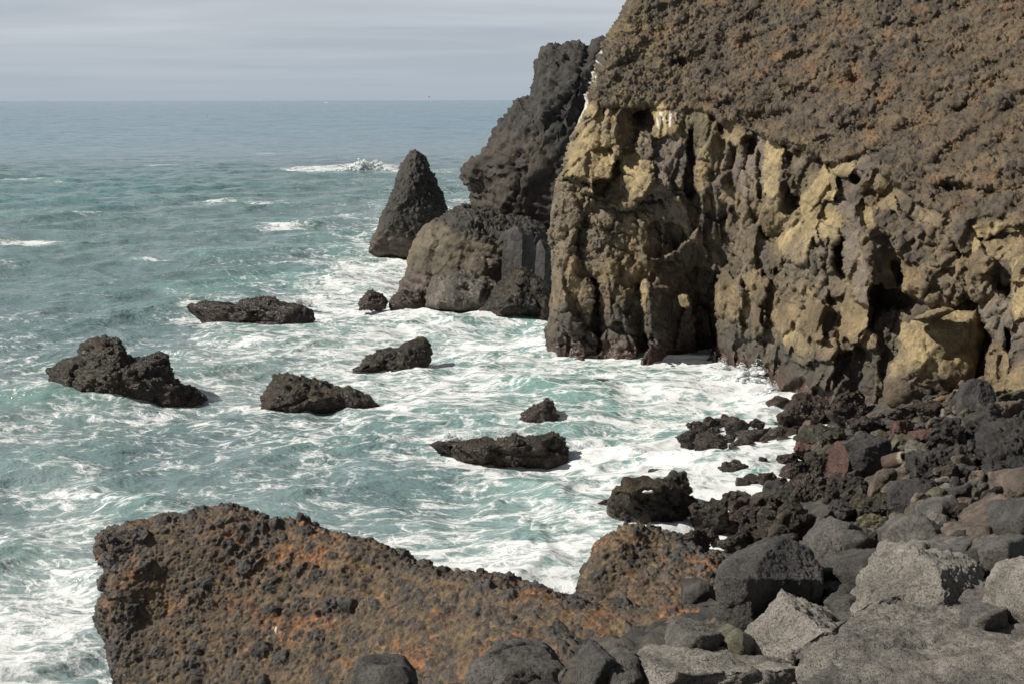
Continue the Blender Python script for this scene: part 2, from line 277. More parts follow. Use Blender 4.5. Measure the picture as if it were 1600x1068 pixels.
# hand-surveyed blocks: px, py, rx, ry, rotation, outward metres, slope right, slope up, dome, colour
BL = [(905,225,16,48,-22,.8,.3,-.3,.3,T_),(940,240,26,62,-30,1.5,-.2,-.5,.2,T_),(972,205,16,40,-25,1.1,-2.2,-.3,.1,t_),(896,212,10,12,0,1.0,0,0,.5,G_),
 (918,178,10,18,-20,.9,.6,0,.3,T_),(985,268,30,24,-35,.3,.6,-.4,.2,T_),(955,300,30,16,-30,.2,.5,-.3,.2,t_),(1008,228,9,18,5,.8,.2,0,.5,P_),(1003,190,12,16,20,-.5,-1,0,0,D_),
 (1032,192,10,22,5,.6,.6,0,.5,T_),(1050,190,9,24,0,.7,0,0,.5,t_),(1066,195,9,24,0,.6,-.5,0,.5,O_),(1050,255,20,45,0,.4,.2,0,.3,P_),(1030,310,16,26,0,.3,-.4,0,.3,P_),(1080,262,6,56,-3,-1.2,-.6,0,0,D_),
 (1094,215,11,42,3,.8,.3,0,.6,O_),(1095,270,10,25,0,.5,.2,0,.4,t_),(1118,215,13,38,0,.3,-1.4,0,.3,O_),(1145,205,16,22,10,.4,.6,-.3,.3,t_),(1165,230,10,20,15,.1,-1.6,0,.2,D_),(1137,262,8,38,-12,.4,-1.8,0,.3,D_),
 (1165,272,18,32,0,.5,.4,0,.3,P_),(1205,262,19,34,0,.7,.9,-.2,.15,T_),(1228,280,10,30,0,.3,-2.4,0,.1,D_),(1188,262,6,40,0,.2,.4,0,.2,P_),
 (1112,350,27,62,-5,-.1,-1.1,.15,.5,D_),(1085,330,10,30,0,-.4,-.8,0,.2,D_),(1140,305,14,18,10,.2,.3,0,.4,t_),(1168,385,19,48,0,.9,-.2,0,.8,G_),(1148,340,9,40,0,.3,-1,0,.4,G_),(1152,420,10,16,0,.8,0,0,.8,G_),
 (1205,338,30,24,0,.7,.2,.5,.5,t_),(1228,320,14,20,0,.3,-1.8,0,.3,D_),(1190,395,8,28,20,.6,.6,0,.4,P_),(1210,410,14,22,30,.7,-.6,0,.4,G_),
 (1283,300,24,24,25,.9,.7,-.4,.1,T_),(1262,338,9,18,15,.7,.6,0,.3,T_),(1250,382,24,26,35,1.1,.8,-.5,.1,T_),(1272,400,12,30,15,.6,-2.2,0,.1,D_),(1300,338,12,24,30,.6,.5,-.2,.2,T_),(1298,364,14,14,0,1.0,.4,-.4,.2,T_),
 (1290,405,10,34,0,.9,.6,0,.2,P_),(1313,402,9,34,3,-.9,-1.6,0,0,D_),(1327,320,18,36,15,.7,.2,-.2,.2,P_),(1320,266,16,11,0,.8,.5,-.6,.2,T_),(1332,276,9,9,0,-.1,-1.5,.5,0,D_),(1350,262,16,14,0,.7,.4,-.2,.4,P_),
 (1338,412,18,56,12,1.5,.5,0,.3,P_),(1378,408,27,52,22,1.3,-2.3,.3,.2,D_),(1372,302,25,26,0,.3,-.9,.3,-.4,t_),(1395,320,8,13,0,.8,.6,0,.3,T_),(1352,335,10,24,30,.4,.2,0,.3,T_),(1385,345,28,12,-20,.5,-.8,0,.2,D_),
 (1417,372,15,38,5,.9,-1.2,.2,.2,D_),(1445,380,20,32,10,.7,-1.0,.3,.3,D_),(1460,335,22,18,0,.4,-.6,.2,.3,G_),(1480,390,16,26,0,.3,-.9,0,.3,G_),(1505,368,15,24,-12,1.2,-.7,0,.9,D_),(1523,380,6,18,0,.7,.6,0,.3,T_),
 (1555,352,38,9,14,.9,.2,.9,.3,T_),(1580,385,40,16,10,.2,.2,-.3,.3,t_),(1425,440,20,28,25,-.2,-.8,.4,.2,t_),(1400,420,10,30,30,-.9,-1.4,0,0,D_),(1390,465,42,18,-24,-1.5,-.3,1.0,0,D_),(1468,452,40,30,-25,.2,-1.0,.2,.7,G_),
 (1505,430,10,30,0,.2,-1.4,0,.3,t_),(1535,412,20,18,-10,1.2,.5,-.2,.5,t_),(1532,445,16,22,-15,1.0,-.6,0,.4,G_),(1568,442,15,28,10,-.4,-1.4,.6,0,D_),(1592,440,14,55,0,1.3,.7,0,.4,T_),
 (1240,425,36,14,0,.6,.2,-.3,.6,G_),(1240,455,34,16,0,1.0,.1,.2,.6,t_),(1300,450,26,22,0,.5,-.6,0,.5,G_),(1290,425,14,14,0,.6,0,0,.5,G_),
 (1142,470,20,36,8,1.7,.7,-.2,.5,t_),(1140,520,16,26,0,1.5,.6,0,.5,G_),(1178,450,20,22,0,1.5,.2,-.3,.5,t_),(1175,500,16,40,12,1.6,.3,-.2,.4,t_),(1200,540,22,26,-10,1.6,.2,-.2,.5,G_),(1165,550,26,16,0,1.5,.2,-.2,.5,G_),
 (1215,490,26,30,0,1.3,.4,-.3,.4,t_),(1272,510,24,34,-25,2.0,.6,-.5,.4,t_),(1250,540,28,24,-25,1.9,.5,-.4,.4,T_),(1285,545,20,20,0,1.7,-.8,-.2,.6,t_),(1295,505,14,24,-20,1.2,-2.0,0,.2,D_),(1225,580,30,20,0,1.6,.2,-.2,.8,G_),(1280,585,26,20,0,1.4,-.4,-.2,.8,G_),
 (1336,505,22,30,-8,.4,.1,0,.6,t_),(1357,530,12,20,30,.3,.5,0,.4,t_),(1345,575,18,34,8,-1.3,-1.0,.4,0,D_),(1318,570,13,34,-8,-.3,-1.8,0,0,D_),(1372,560,10,40,0,-.6,-1,0,0,D_),(1375,500,14,20,15,-.8,-.8,.6,0,D_),
 (1450,540,90,70,0,-1.5,-.3,0,.2,D_),(1560,500,22,40,8,1.0,.5,0,.3,P_),(1558,570,16,42,0,1.1,.4,0,.3,t_),(1573,520,5,26,0,-.4,0,0,0,D_),(1595,540,20,34,0,1.1,.3,0,.3,P_),(1595,590,22,26,0,1.2,.3,0,.3,t_),(1548,460,12,18,30,.8,.6,0,.3,P_),
 (1000,430,30,12,0,.3,-.2,.5,.3,t_),(885,402,15,20,8,.6,.4,0,.4,t_),(918,405,15,20,10,.6,.1,0,.5,t_),(953,418,13,24,10,.6,.1,0,.4,t_),(980,425,10,22,5,.3,-.6,0,.3,t_),(873,460,11,26,0,.6,.5,0,.4,G_),(908,470,17,28,5,.8,.4,.1,.3,t_),
 (931,495,6,36,3,-.5,-1.2,0,0,D_),(957,478,18,30,0,.7,.3,.1,.3,t_),(993,500,14,48,3,.1,-1.6,0,.3,D_),(1013,480,5,66,6,.9,1.0,0,.2,T_),(1045,500,28,58,5,.7,-2.1,0,.2,D_),(1066,470,16,12,-25,.6,.3,-1.2,.2,t_),(1070,515,20,40,0,-.2,-1.8,0,.2,G_),(1040,430,22,18,0,.2,-.8,0,.3,D_),
 (1098,450,20,46,-12,-2.6,-1.2,.5,0,D_),(1102,530,16,36,5,-3.2,-.8,0,0,D_),(1080,400,26,18,0,-.2,-.9,.3,.2,D_),(1108,415,14,14,10,-.8,-.4,.6,.4,D_),
 (885,520,22,30,0,.8,.3,0,.8,G_),(925,540,16,22,0,.3,-.8,0,.8,D_),(955,530,20,32,0,.8,.2,0,.8,G_),(890,550,30,14,0,.9,.1,0,1.0,D_),(960,556,30,12,0,.8,-.2,0,1.0,D_),(1040,560,30,14,0,.5,-1,0,.6,D_),
 (900,290,24,12,0,.5,.3,.5,.6,t_),(895,320,22,22,0,.6,.3,-.1,.6,t_),(940,335,26,20,0,.5,.2,0,.6,t_),(985,345,26,20,0,.4,.1,0,.6,t_),(885,360,20,18,0,.5,.3,0,.7,t_),(925,370,22,14,0,.5,.2,0,.7,G_),(970,385,26,16,0,.3,0,0,.6,t_),(1015,375,20,20,0,.1,-.8,0,.6,G_),(1050,370,18,22,0,.1,-.7,0,.4,D_)]
_tp = np.array([(850,150),(925,165),(985,172),(1040,165),(1080,168),(1120,190),(1180,212),(1240,232),(1290,248),(1340,250),(1400,285),(1440,322),(1500,345),(1560,340),(1600,345),(1760,360)], float)
def build_cliff():
    step = 2.0
    us = np.concatenate([-np.arange(9, 0, -1) ** 1.5 * 2.0, np.arange(0, 840, step)])
    vs = np.arange(-70, 685, step); us = us[us < 800]
    U, VV = np.meshgrid(us, vs); R_, C_ = U.shape; U = U.ravel(); VV = VV.ravel()
    xs = np.interp(VV, _xs[:, 0], _xs[:, 1])
    PX = xs + np.maximum(U, 0) + np.maximum(-U, 0) * .25
    D = DB(np.stack([PX, VV], -1))
    ru = 26.0; t = np.clip(1 - U / ru, 0, 1); D = D + 1.7 * (1 - np.sqrt(np.maximum(1 - t * t * .98, 0))) + np.maximum(-U, 0) * .17
    W = P(PX, VV, D)
    # blocks as a power diagram in wall coordinates, edges warped by noise
    _, _, hj, _ = worley(W * [1.3, 1.3, .9], 201); _, _, hk, _ = worley(W * 3.1, 202)
    wx = PX + 2.5 * fbm(W * .6, 2, 1) + 5 * (_u(hj * np.uint32(11)) - .5) + 2 * (_u(hk * np.uint32(11)) - .5)
    wy = VV + 3 * fbm(W * .6, 2, 2) + 7 * (_u(hj * np.uint32(13)) - .5) + 2 * (_u(hk * np.uint32(13)) - .5)
    rng = random.Random(4); bl = list(BL)
    for k in range(900):
        x, y = rng.uniform(850, 1760), rng.uniform(160, 690)
        if all(((x - b[0]) / (b[2] + 14)) ** 2 + ((y - b[1]) / (b[3] + 14)) ** 2 > 1 for b in bl):
            bl.append((x, y, rng.uniform(12, 24), rng.uniform(18, 34), rng.uniform(-25, 25), rng.uniform(.1, .9), rng.uniform(-1.2, .6), rng.uniform(-.4, .3), .4, rng.choice([t_, G_, P_, G_, D_])))
    n = len(U); d1 = np.full(n, 1e9); d2 = d1.copy(); idx = np.zeros(n, int)
    for k, b in enumerate(bl):
        a = math.radians(b[4]); ex = wx - b[0]; ey = wy - b[1]
        q = np.sqrt(((ex * math.cos(a) - ey * math.sin(a)) / b[2]) ** 2 + ((ex * math.sin(a) + ey * math.cos(a)) / b[3]) ** 2)
        m = q < d1; d2 = np.where(m, d1, np.minimum(d2, q)); d1 = np.where(m, q, d1); idx = np.where(m, k, idx)
    A = np.array([b[:9] for b in bl]); CC = np.array([b[9] for b in bl]); B = A[idx]
    mpp = D / FPX
    crack = (1 - sst(d2 - d1, 0, .13)) * sst(fbm(W * .8, 3, 207), -.1, .35)
    out = B[:, 5] + B[:, 6] * (PX - B[:, 0]) * mpp - B[:, 7] * (VV - B[:, 1]) * mpp - B[:, 8] * np.clip(d1, 0, 2) ** 2 * .15 - .30 * crack
    out = np.clip(out, -5.5, 3.0)
    def blur(a, r):
        a = a.reshape(R_, C_)
        for ax in (0, 1):
            p_ = np.pad(a, [(r + 1, r) if k == ax else (0, 0) for k in (0, 1)], mode='edge').cumsum(ax)
            a = (p_.take(range(2 * r + 1, p_.shape[ax]), ax) - p_.take(range(0, p_.shape[ax] - 2 * r - 1), ax)) / (2 * r + 1)
        return a.ravel()
    R14 = np.array(Matrix.Rotation(math.radians(16), 3, (0.7, -1, 0))); Wr = W @ R14
    fA, _ = facets(Wr * [.55, .55, .26] + .10 * fbm(W * .8, 2, 8)[:, None], 221, 1.3, .55); fB, _ = facets(Wr * [1.1, 1.1, .52] + .10 * fbm(W * 2, 2, 88)[:, None], 222, 1.3, .7); fC, _ = facets(Wr * [2.8, 2.8, 1.6], 223, 1.4, .2)
    bed = sst(1040 - PX, -20, 40) * sst(VV, 262, 300); bz = W[:, 2] * 1.15 + .25 * W[:, 0] * .3 + .8 * fbm(W * .35, 3, 230)
    out = out + .50 * fA + .21 * fB + .05 * fC + bed * .16 * np.abs((bz % 1) * 2 - 1) ** .5 * (.5 + fbm(W * .8, 2, 231))
    tb = np.interp(wx, _tp[:, 0], _tp[:, 1]); tb = tb + 9 * fbm(W * .5, 4, 210); up = sst(tb - wy, -7, 9)
    hi0 = np.interp(PX, [900, 1000, 1100], [.1, .25, .5]) + .6 * fbm(W * .14, 3, 42) + .45 * (1 - 2 * np.abs(fbm(W * [.35, .35, .5], 4, 43)))
    lip = .25 * np.exp(-((tb - wy - 8) / 10) ** 2)
    out = out * (1 - up) + (hi0 + lip) * up
    # niches in the upper slope
    for x, y, rx, ry, dp in [(1490,297,34,12,1.6),(1065,97,14,8,.9),(1000,185,10,16,1.2),(1255,150,30,12,.6),(1345,205,24,10,.7),(1590,175,26,14,.9),(1180,190,30,14,.8),(1500,175,18,10,.5),(1135,165,20,10,.6),(1330,130,16,14,.6),(1225,180,24,10,.6),(1405,45,40,12,.5),(1560,300,30,8,.5),(1555,430,10,22,.2)]:
        out = out - dp * np.exp(-(((wx - x) / rx) ** 2 + ((wy - y) / ry) ** 2) ** 1.5)
    # first pass: move the surface out along the sight lines of the survey, close it behind, and remesh to an even grain
    V = P(PX, VV, D - 1.0 * out); gi = np.arange(R_ * C_).reshape(R_, C_)
    loop = np.concatenate([gi[0, :-1], gi[:-1, -1], gi[-1, :0:-1], gi[:0:-1, 0]]); nl = len(loop); n0 = len(V)
    back = V[loop] + np.array([4.0, 16.0, 0]); VC = np.vstack([V, back, back.mean(0)[None]])
    nx = np.roll(np.arange(nl), -1); F4 = gridF(R_, C_)
    side = np.stack([loop, loop[nx], n0 + nx, n0 + np.arange(nl)], -1); cap = np.stack([n0 + np.arange(nl), n0 + nx, np.full(nl, n0 + nl)], -1)
    F3 = np.vstack([F4[:, [0, 1, 2]], F4[:, [0, 2, 3]], side[:, [0, 2, 1]], side[:, [0, 3, 2]], cap[:, [0, 2, 1]]])
    bm_ = bmesh.new(); tmp = mesh('cliff_blank', VC, F3, M_CLIFF); bm_.from_mesh(tmp.data); bmesh.ops.recalc_face_normals(bm_, faces=bm_.faces); bm_.to_mesh(tmp.data); bm_.free()
    md = tmp.modifiers.new('remesh', 'REMESH'); md.mode = 'VOXEL'; md.voxel_size = 0.062; md.adaptivity = 0
    dg = bpy.context.evaluated_depsgraph_get(); ev = tmp.evaluated_get(dg); me = ev.to_mesh()
    V = np.empty(len(me.vertices) * 3, np.float32); me.vertices.foreach_get('co', V); V = V.reshape(-1, 3).astype(float)
    lt = np.empty(len(me.polygons), np.int32); me.polygons.foreach_get('loop_total', lt); F = np.empty(len(me.loops), np.int32); me.loops.foreach_get('vertex_index', F)
    F = F.reshape(-1, 4) if (lt == 4).all() else np.array([list(p.vertices) if len(p.vertices) == 4 else list(p.vertices) + [p.vertices[-1]] for p in me.polygons])
    ev.to_mesh_clear(); bpy.data.objects.remove(tmp)
    px_, py_ = proj(V); xs_ = np.interp(py_, _xs[:, 0], _xs[:, 1])
    iv = np.clip(np.round((py_ + 70) / step).astype(int), 0, R_ - 1); iu = np.clip(np.round((px_ - xs_) / step).astype(int) + 9, 9, C_ - 1); gidx = iv * C_ + iu
    Yf = (D - 1.0 * out)[gidx]; keepv = (V[:, 1] < Yf + 6) & (px_ < xs_ + 790) & (py_ > -66) & (py_ < 680)
    kf = keepv[F].all(1); F = F[kf]; used = np.unique(F); rm = np.full(len(V), -1); rm[used] = np.arange(len(used)); F = rm[F]; V = V[used]; gidx = gidx[used]; PX = px_[used]; VV = py_[used]
    idx = idx[gidx]; d1 = d1[gidx]; d2 = d2[gidx]; up = up[gidx]; crack = crack[gidx]; wx = wx[gidx]; wy = wy[gidx]; n = len(V)
    print('cliff verts', n)
    n1 = normals(V, F)
    W = V.copy()
    Wr = W @ np.array(Matrix.Rotation(math.radians(14), 3, (0.7, -1, 0))); f_a, h_a = facets(Wr * [.62, .62, .30] + .12 * fbm(W * .8, 2, 8)[:, None], 21, 1.3, .08); f_b, h_b = facets(Wr * [1.5, 1.5, .75] + .10 * fbm(W * 2, 2, 88)[:, None], 22, 1.3, .10); f_c, _ = facets(W * 4.5, 23, 1.0, .2)
    kA, kAm, kAh = knobs(W * [1.15, 1.15, 1.5], 41); kn, km, kh = knobs(W * 3.6, 31); kn2, _, _ = knobs(W * 7.5, 32)
    rough_low = sst(fbm(W * .35, 3, 51) + .8 * np.exp(-((VV - 425) / 40) ** 2) * (PX > 1150) * (PX < 1330) + .7 * np.exp(-((VV - 365) / 60) ** 2) * (PX < 1030) * .8 - .6 * (CC[idx][:, 0] > .33), .3, .6)
    grain = sst(fbm(W * .3, 3, 48), -.5, .4)
    d_low = .05 * f_b + .03 * f_c - .10 * crack + rough_low * (.11 * kn + .07 * kn2) + .04 * fbm(W * 1.2, 6, 60, .55)
    kn3, _, _ = knobs(W * [6, 6, 3.6], 33); d_hi = .12 * kA * grain + .15 * kn * sst(fbm(W * .9, 3, 47), -.4, .3) * (.4 + .6 * grain) + .11 * kn2 + .09 * kn3 + .16 * fbm(W * 1.1, 6, 44, .6) + .06 * f_b
    V = V + n1 * (d_low * (1 - up) + d_hi * up)[:, None]
    V += .04 * np.stack([fbm(W * 5, 2, 71), fbm(W * 5, 2, 72), fbm(W * 5, 2, 73)], -1)
    # colours
    avg = np.zeros((n, 3)); ws = np.zeros(n)
    base = CC[idx]; nb = sst(d2 - d1, 0, .35); base = mixc(np.array((.13, .10, .062)), base, nb * .65 + .35)
    base = base * (0.8 + .4 * _u(h_a * np.uint32(31)))[:, None]; base = mixc(base, np.array((.18, .136, .075)), .5 * sst(fbm(W * 1.1, 4, 83), 0, .4))
    stain = sst(fbm(W * [.6, .6, .3], 4, 81), -.1, .55)
    base = mixc(base, base * [.58, .58, .6], stain * (1 - .6 * (base[:, 0] > .25)))
    base = mixc(base, np.array((.13, .11, .08)), rough_low * .5)
    base = mixc(base, base * .45, crack * .5)
    kb = np.array([.050, .042, .033]) * (0.7 + 1.0 * _u(kh * np.uint32(9)))[:, None]
    mat_ = mixc((.088, .067, .042), (.125, .088, .050), sst(fbm(W * .5, 4, 84), -.3, .5))
    orange = sst(fbm(W * [.55, .55, .9], 5, 85), .2, .6) * np.interp(PX, [900, 1080, 1200, 1600], [0, .35, .55, .45]); mat_ = mixc(mat_, (.19, .098, .043), orange)
    ol = sst(fbm(W * .6, 3, 86), -.1, .5) * np.interp(PX, [900, 1000, 1120], [1, .7, .0]); mat_ = mixc(mat_, (.16, .122, .058), ol)
    dry = sst(fbm(W * [.3, .3, .8], 3, 88), .1, .5) * sst(80 - VV, -40, 60) * sst(PX, 1350, 1450); mat_ = mixc(mat_, (.18, .132, .07), dry)
    patch = sst(fbm(W * [.25, .25, .5], 5, 87, .6), -.05, .5)
    upc = mixc(mat_, kb, np.clip(km * .95 + .45 * patch, 0, 1) * (1 - .55 * orange))
    col = mixc(base, upc, up)
    z = V[:, 2]; tz = 1.5 + 1.2 * fbm(W * .4, 3, 90) + .6
    tide = 1 - sst(z, tz - .5, tz + 1.3); red = 1 - sst(z, .5, 1.7)
    col = mixc(col, np.array((.05, .045, .036)), tide * .85); col = mixc(col, np.array((.062, .034, .024)), red * .8)
    # bird lime on the ledges of the edge
    for x, y, rx, ry, a in [(912,172,3.5,22,-24),(935,104,2.5,16,-8),(929,124,3,9,-20),(1034,184,3,11,6),(1047,186,2,12,0),(1027,192,1.8,10,12),(1056,182,1.6,8,0),(943,75,2,10,0)]:
        r = math.radians(a); ex = PX - x; ey = VV - y
        q = ((ex * math.cos(r) + ey * math.sin(-r)) / rx) ** 2 + ((ex * math.sin(r) + ey * math.cos(r)) / ry) ** 2
        g = sst(1.4 - q + .9 * fbm(W * 2.5, 3, 95), 0.1, .9); col = mixc(col, (.62, .6, .55), g * .7)
    mesh('cliff', V, F, M_CLIFF, col, .75 * red + .15 * tide, kind='structure')
build_cliff()
# ---------------------------------------------------------------- rocks
# style: (colour a, colour b, wetness, knob amplitude, knob frequency, facet amplitude, fine amplitude, material)
STY = {
 'weed':  ((.028,.023,.014), (.060,.044,.022), .55, .055, 7, .10, .03, M_WEED),
 'mussel':((.034,.023,.016), (.060,.042,.030), .75, .050, 9, .08, .03, M_WEED),
 'moss':  ((.036,.033,.019), (.060,.056,.03), .45, .050, 7, .09, .03, M_WEED),
 'wet':   ((.050,.042,.034), (.075,.055,.042), .95, .006, 5, .06, .02, M_WEED),
 'shiny': ((.085,.076,.058), (.14,.124,.096), 1.0, .006, 5, .11, .07, M_WEED),
 'dark':  ((.036,.033,.032), (.060,.055,.051), .10, .015, 5, .10, .03, M_DARK),
 'lava':  ((.034,.031,.029), (.066,.057,.048), .08, .10, 4, .16, .06, M_DARK),
 'brown': ((.085,.066,.050), (.15,.115,.085), .10, .02, 5, .10, .03, M_DARK),
 'slab':  ((.125,.115,.10), (.205,.187,.162), .0, .012, 6, .07, .04, M_GREY),
 'mid':   ((.09,.083,.073), (.145,.133,.116), .0, .012, 6, .08, .03, M_GREY),
 'grey':  ((.18,.165,.142), (.26,.24,.205), .0, .012, 6, .06, .03, M_GREY),
 'deep':  ((.052,.049,.044), (.088,.083,.075), .0, .012, 6, .05, .03, M_GREY),
 'red':   ((.085,.045,.034), (.12,.062,.045), .25, .03, 8, .07, .03, M_WEED),
 'pebble':((.12,.108,.088), (.20,.18,.15), .15, .0, 4, .04, .015, M_DARK),
 'olive': ((.085,.078,.048), (.13,.12,.075), .25, .01, 6, .06, .02, M_WEED),
 'lichen':((.10,.09,.065), (.2,.18,.09), .0, .04, 10, .07, .03, M_GREY),
 'tan':   ((.20,.155,.085), (.31,.24,.125), .0, .02, 4, .10, .04, M_CLIFF),
}
_rk = [100]
def finish(V, F, style, s, seed, tide=True, hull=False):
    """displace a smooth blank into rock of the given style; s = size in metres"""
    ca, cb, wet, ka, kf, fa, fi, mat = STY[style]
    n = normals(V, F); q = V.astype(np.float32)
    if hull: fa = fa * .4
    if style in ('weed', 'mussel', 'moss') and s > 1.0: ka, kf = ka * 1.9, kf * .5
    f1, fh = facets(q * (1.6 / s) + .25 * fbm(q * (2 / s), 2, seed)[:, None], seed, .8, .22)
    f2, _ = facets(q * (4.5 / s), seed + 1, .8, .25)
    f3, _ = facets(q * (11 / s), seed + 2, .9, .2)
    d = s * fa * (f1 * .8 + f2 * .35 + f3 * .14) + s * fi * fbm(q * (2.2 / s), 6, seed + 3, .58)
    kh = np.zeros(len(V), np.uint32); km = np.zeros(len(V))
    if ka > 0.004:
        k, km, kh = knobs(q * kf, seed + 5); k2, _, _ = knobs(q * kf * 2.1, seed + 6); d = d + min(ka, .06 * s) * (k + .5 * k2) - ka * .3
    d = d - np.percentile(d, 75) + .012 * fbm(q * 11, 4, seed + 7, .6)
    if hull and style in ('grey', 'slab') and s > 1.2:
        g_ = np.abs(fbm((q @ np.array(Matrix.Rotation(math.radians(-28), 3, (0, 1, 0)))) * [.9, 1.5, 3.2], 5, seed + 4, .55)); d = d + .10 * (g_ - .3)
    V = V + n * d[:, None]
    t = sst(fbm(q * (2.5 / max(s, .5)), 4, seed + 9), -.45, .5)
    col = mixc(ca, cb, t) * (0.85 + .3 * _u(fh))[:, None]
    if style in ('weed', 'mussel', 'moss', 'lava', 'lichen'): col = col * (0.65 + .75 * _u(kh * np.uint32(77)) * np.clip(km, .3, 1))[:, None]
    if style == 'lichen': col = mixc((.08, .072, .05), (.17, .15, .08), sst(fbm(q * 9, 3, seed + 2), -.1, .3))
    w_ = np.full(len(V), wet)
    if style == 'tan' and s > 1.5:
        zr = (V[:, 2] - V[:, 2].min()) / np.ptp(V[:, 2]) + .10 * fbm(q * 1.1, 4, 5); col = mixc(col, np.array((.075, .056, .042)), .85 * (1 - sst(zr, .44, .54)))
    if tide:
        r = 1 - sst(V[:, 2] + .3 * fbm(q * .9, 3, 7), .25, .95); col = mixc(col, np.array((.045, .027, .020)), r * .7); w_ = np.maximum(w_, r * .8)
    return V, col, w_, mat
def star(poly, c):
    """outline radius around c for 1440 directions"""
    a = np.array(poly, float) - c; b = np.roll(a, -1, 0); th = np.linspace(-math.pi, math.pi, 1441); R = np.zeros(1441)
    for k, t in enumerate(th):
        d = np.array([math.cos(t), math.sin(t)]); e = b - a; den = d[0] * e[:, 1] - d[1] * e[:, 0]; den = np.where(np.abs(den) < 1e-9, 1e-9, den)
        r = (a[:, 0] * e[:, 1] - a[:, 1] * e[:, 0]) / den; s = (a[:, 0] * d[1] - a[:, 1] * d[0]) / den
        ok = (r > 0) & (s >= -1e-6) & (s <= 1 + 1e-6); R[k] = r[ok].max() if ok.any() else 0
    return th, R
def outline_rock(name, label, cat, poly, T, style, Y0=None, n=6, lean=.25, c=None, pw=.85, group=None, tide=True, fn=None, **pr):
    _rk[0] += 13; seed = _rk[0]
    c = np.array(c if c else np.mean([(min(p[i] for p in poly), max(p[i] for p in poly)) for i in (0, 1)], axis=1), float)
    th, R = star(poly, c); D, F = ico(n); yb = max(p[1] for p in poly)
    if Y0 is None: Y0 = PW(c[0], yb - 5)[1] + (.45 if name == 'sea_rock' else .15) * T
    if name == 'sea_rock': poly = [(x, y + 13 * float(sst(np.array(y), c[1] - 2, yb - 10))) for x, y in poly]; th, R = star(poly, c)
    t = np.arctan2(-D[:, 2], D[:, 0]); rho = np.hypot(D[:, 0], D[:, 2]) ** pw; r = np.interp(t, th, R) * rho
    px = c[0] + r * np.cos(t); py = c[1] + r * np.sin(t); m = Y0 / FPX
    V = P(px, py, Y0 + T * D[:, 1] + lean * (yb - py) * m)
    s = (max(p[0] for p in poly) - min(p[0] for p in poly)) * m
    if fn: V, col, wt, mat = fn(V, F, px, py, seed)
    else: V, col, wt, mat = finish(V, F, style, min(s, 3.5), seed, tide)
    o = mesh(name, V, F, mat, col, wt, label=label, category=cat, **pr)
    if group: o['group'] = group
    return o
def hull_rock(label, pts, style, base=None, Y=None, back=1.0, n=5, k=20, cuts=None, name='boulder', cat='boulder', group=None, tide=False):
    _rk[0] += 13; seed = _rk[0]
    if Y is None: Y = hit(*base)[1]
    if n <= 5:      # one bold corner towards the viewer's side, so that top, left and right faces part company
        rg = np.random.RandomState(seed + 1); x0, x1, y0, y1 = min(p[0] for p in pts), max(p[0] for p in pts), min(p[1] for p in pts), max(p[1] for p in pts)
        pts = list(pts) + [(x0 + (x1 - x0) * rg.uniform(.45, .72), y0 + (y1 - y0) * rg.uniform(.32, .55), min(p[2] for p in pts) - rg.uniform(.25, .42) * (x1 - x0) * Y / FPX)]
    W = [P(x, y, Y + d) for x, y, d in pts]; c0 = np.mean(W, 0)
    W += [c0 + (p - c0) * .75 + np.array([0, back + .3 * back, -.3 * back]) for p in W[:]]
    W += [p + np.array([0, .1, -.5 * back]) for p in W[:len(pts)] if p[2] < c0[2]]
    W = np.array(W)
    bm = bmesh.new(); vs = [bm.verts.new(p) for p in W]; bmesh.ops.convex_hull(bm, input=vs); bm.normal_update()
    fs = [f for f in bm.faces]; fs.sort(key=lambda f: -f.calc_area()); Nn = np.array([f.normal[:] for f in fs]); Pp = np.array([f.verts[0].co[:] for f in fs]); hv = np.array([v.co[:] for v in bm.verts if v.link_faces]); bm.free()
    c0 = hv.mean(0); h = ((Pp - c0) * Nn).sum(1); sg = np.where(h < 0, -1, 1); Nn = Nn * sg[:, None]; h = np.maximum(np.abs(h), .02)
    D, F = ico(n); sz = np.ptp(hv, axis=0); q = D * sz; q = q / np.linalg.norm(q, axis=1)[:, None]
    # a few breakage planes, so that the stone shows flat faces
    rg = np.random.RandomState(seed)
    for _ in range(1 if cuts is None else cuts):
        v = rg.normal(size=3) * [1, .8, .8] + [0, -.5, .5]; v /= np.linalg.norm(v); Nn = np.vstack([Nn, v]); h = np.append(h, ((hv - c0) @ v).max() * rg.uniform(.70, .85))
    # merge hull triangles lying in one plane, so the soft edge does not shrink there
    keep = []
    for i in range(len(h)):
        if all(Nn[i] @ Nn[j] < (.955 if n > 6 else .90) for j in keep): keep.append(i)
    x = np.maximum(q @ Nn[keep].T, 0) / h[keep]
    k = k * 4; xm = x.max(1); r = 1 / (xm * ((x / xm[:, None]) ** k).sum(1) ** (1 / k))
    V = c0 + q * r[:, None]; s = float(np.sort(sz)[1])
    V, col, wt, mat = finish(V, F, style, min(s, 2.0), seed, tide, True)
    o = mesh(name, V, F, mat, col, wt, label=label, category=cat)
    if group: o['group'] = group
    return o
def blank(seed, n=5, k=12, planes=7, flat=1.0):
    rng = np.random.RandomState(seed); D, F = ico(n)
    Nn = rng.normal(size=(planes if k > 18 else 14, 3)); Nn /= np.linalg.norm(Nn, axis=1)[:, None]; Nn = np.vstack([Nn, -Nn[:2]]); h = rng.uniform(.58, 1.0, len(Nn))
    r = ((np.maximum(D @ Nn.T, 0) / h) ** k).sum(1) + (1 / 1.2) ** k
    V = D * (r ** (-1 / k))[:, None]; return V, F
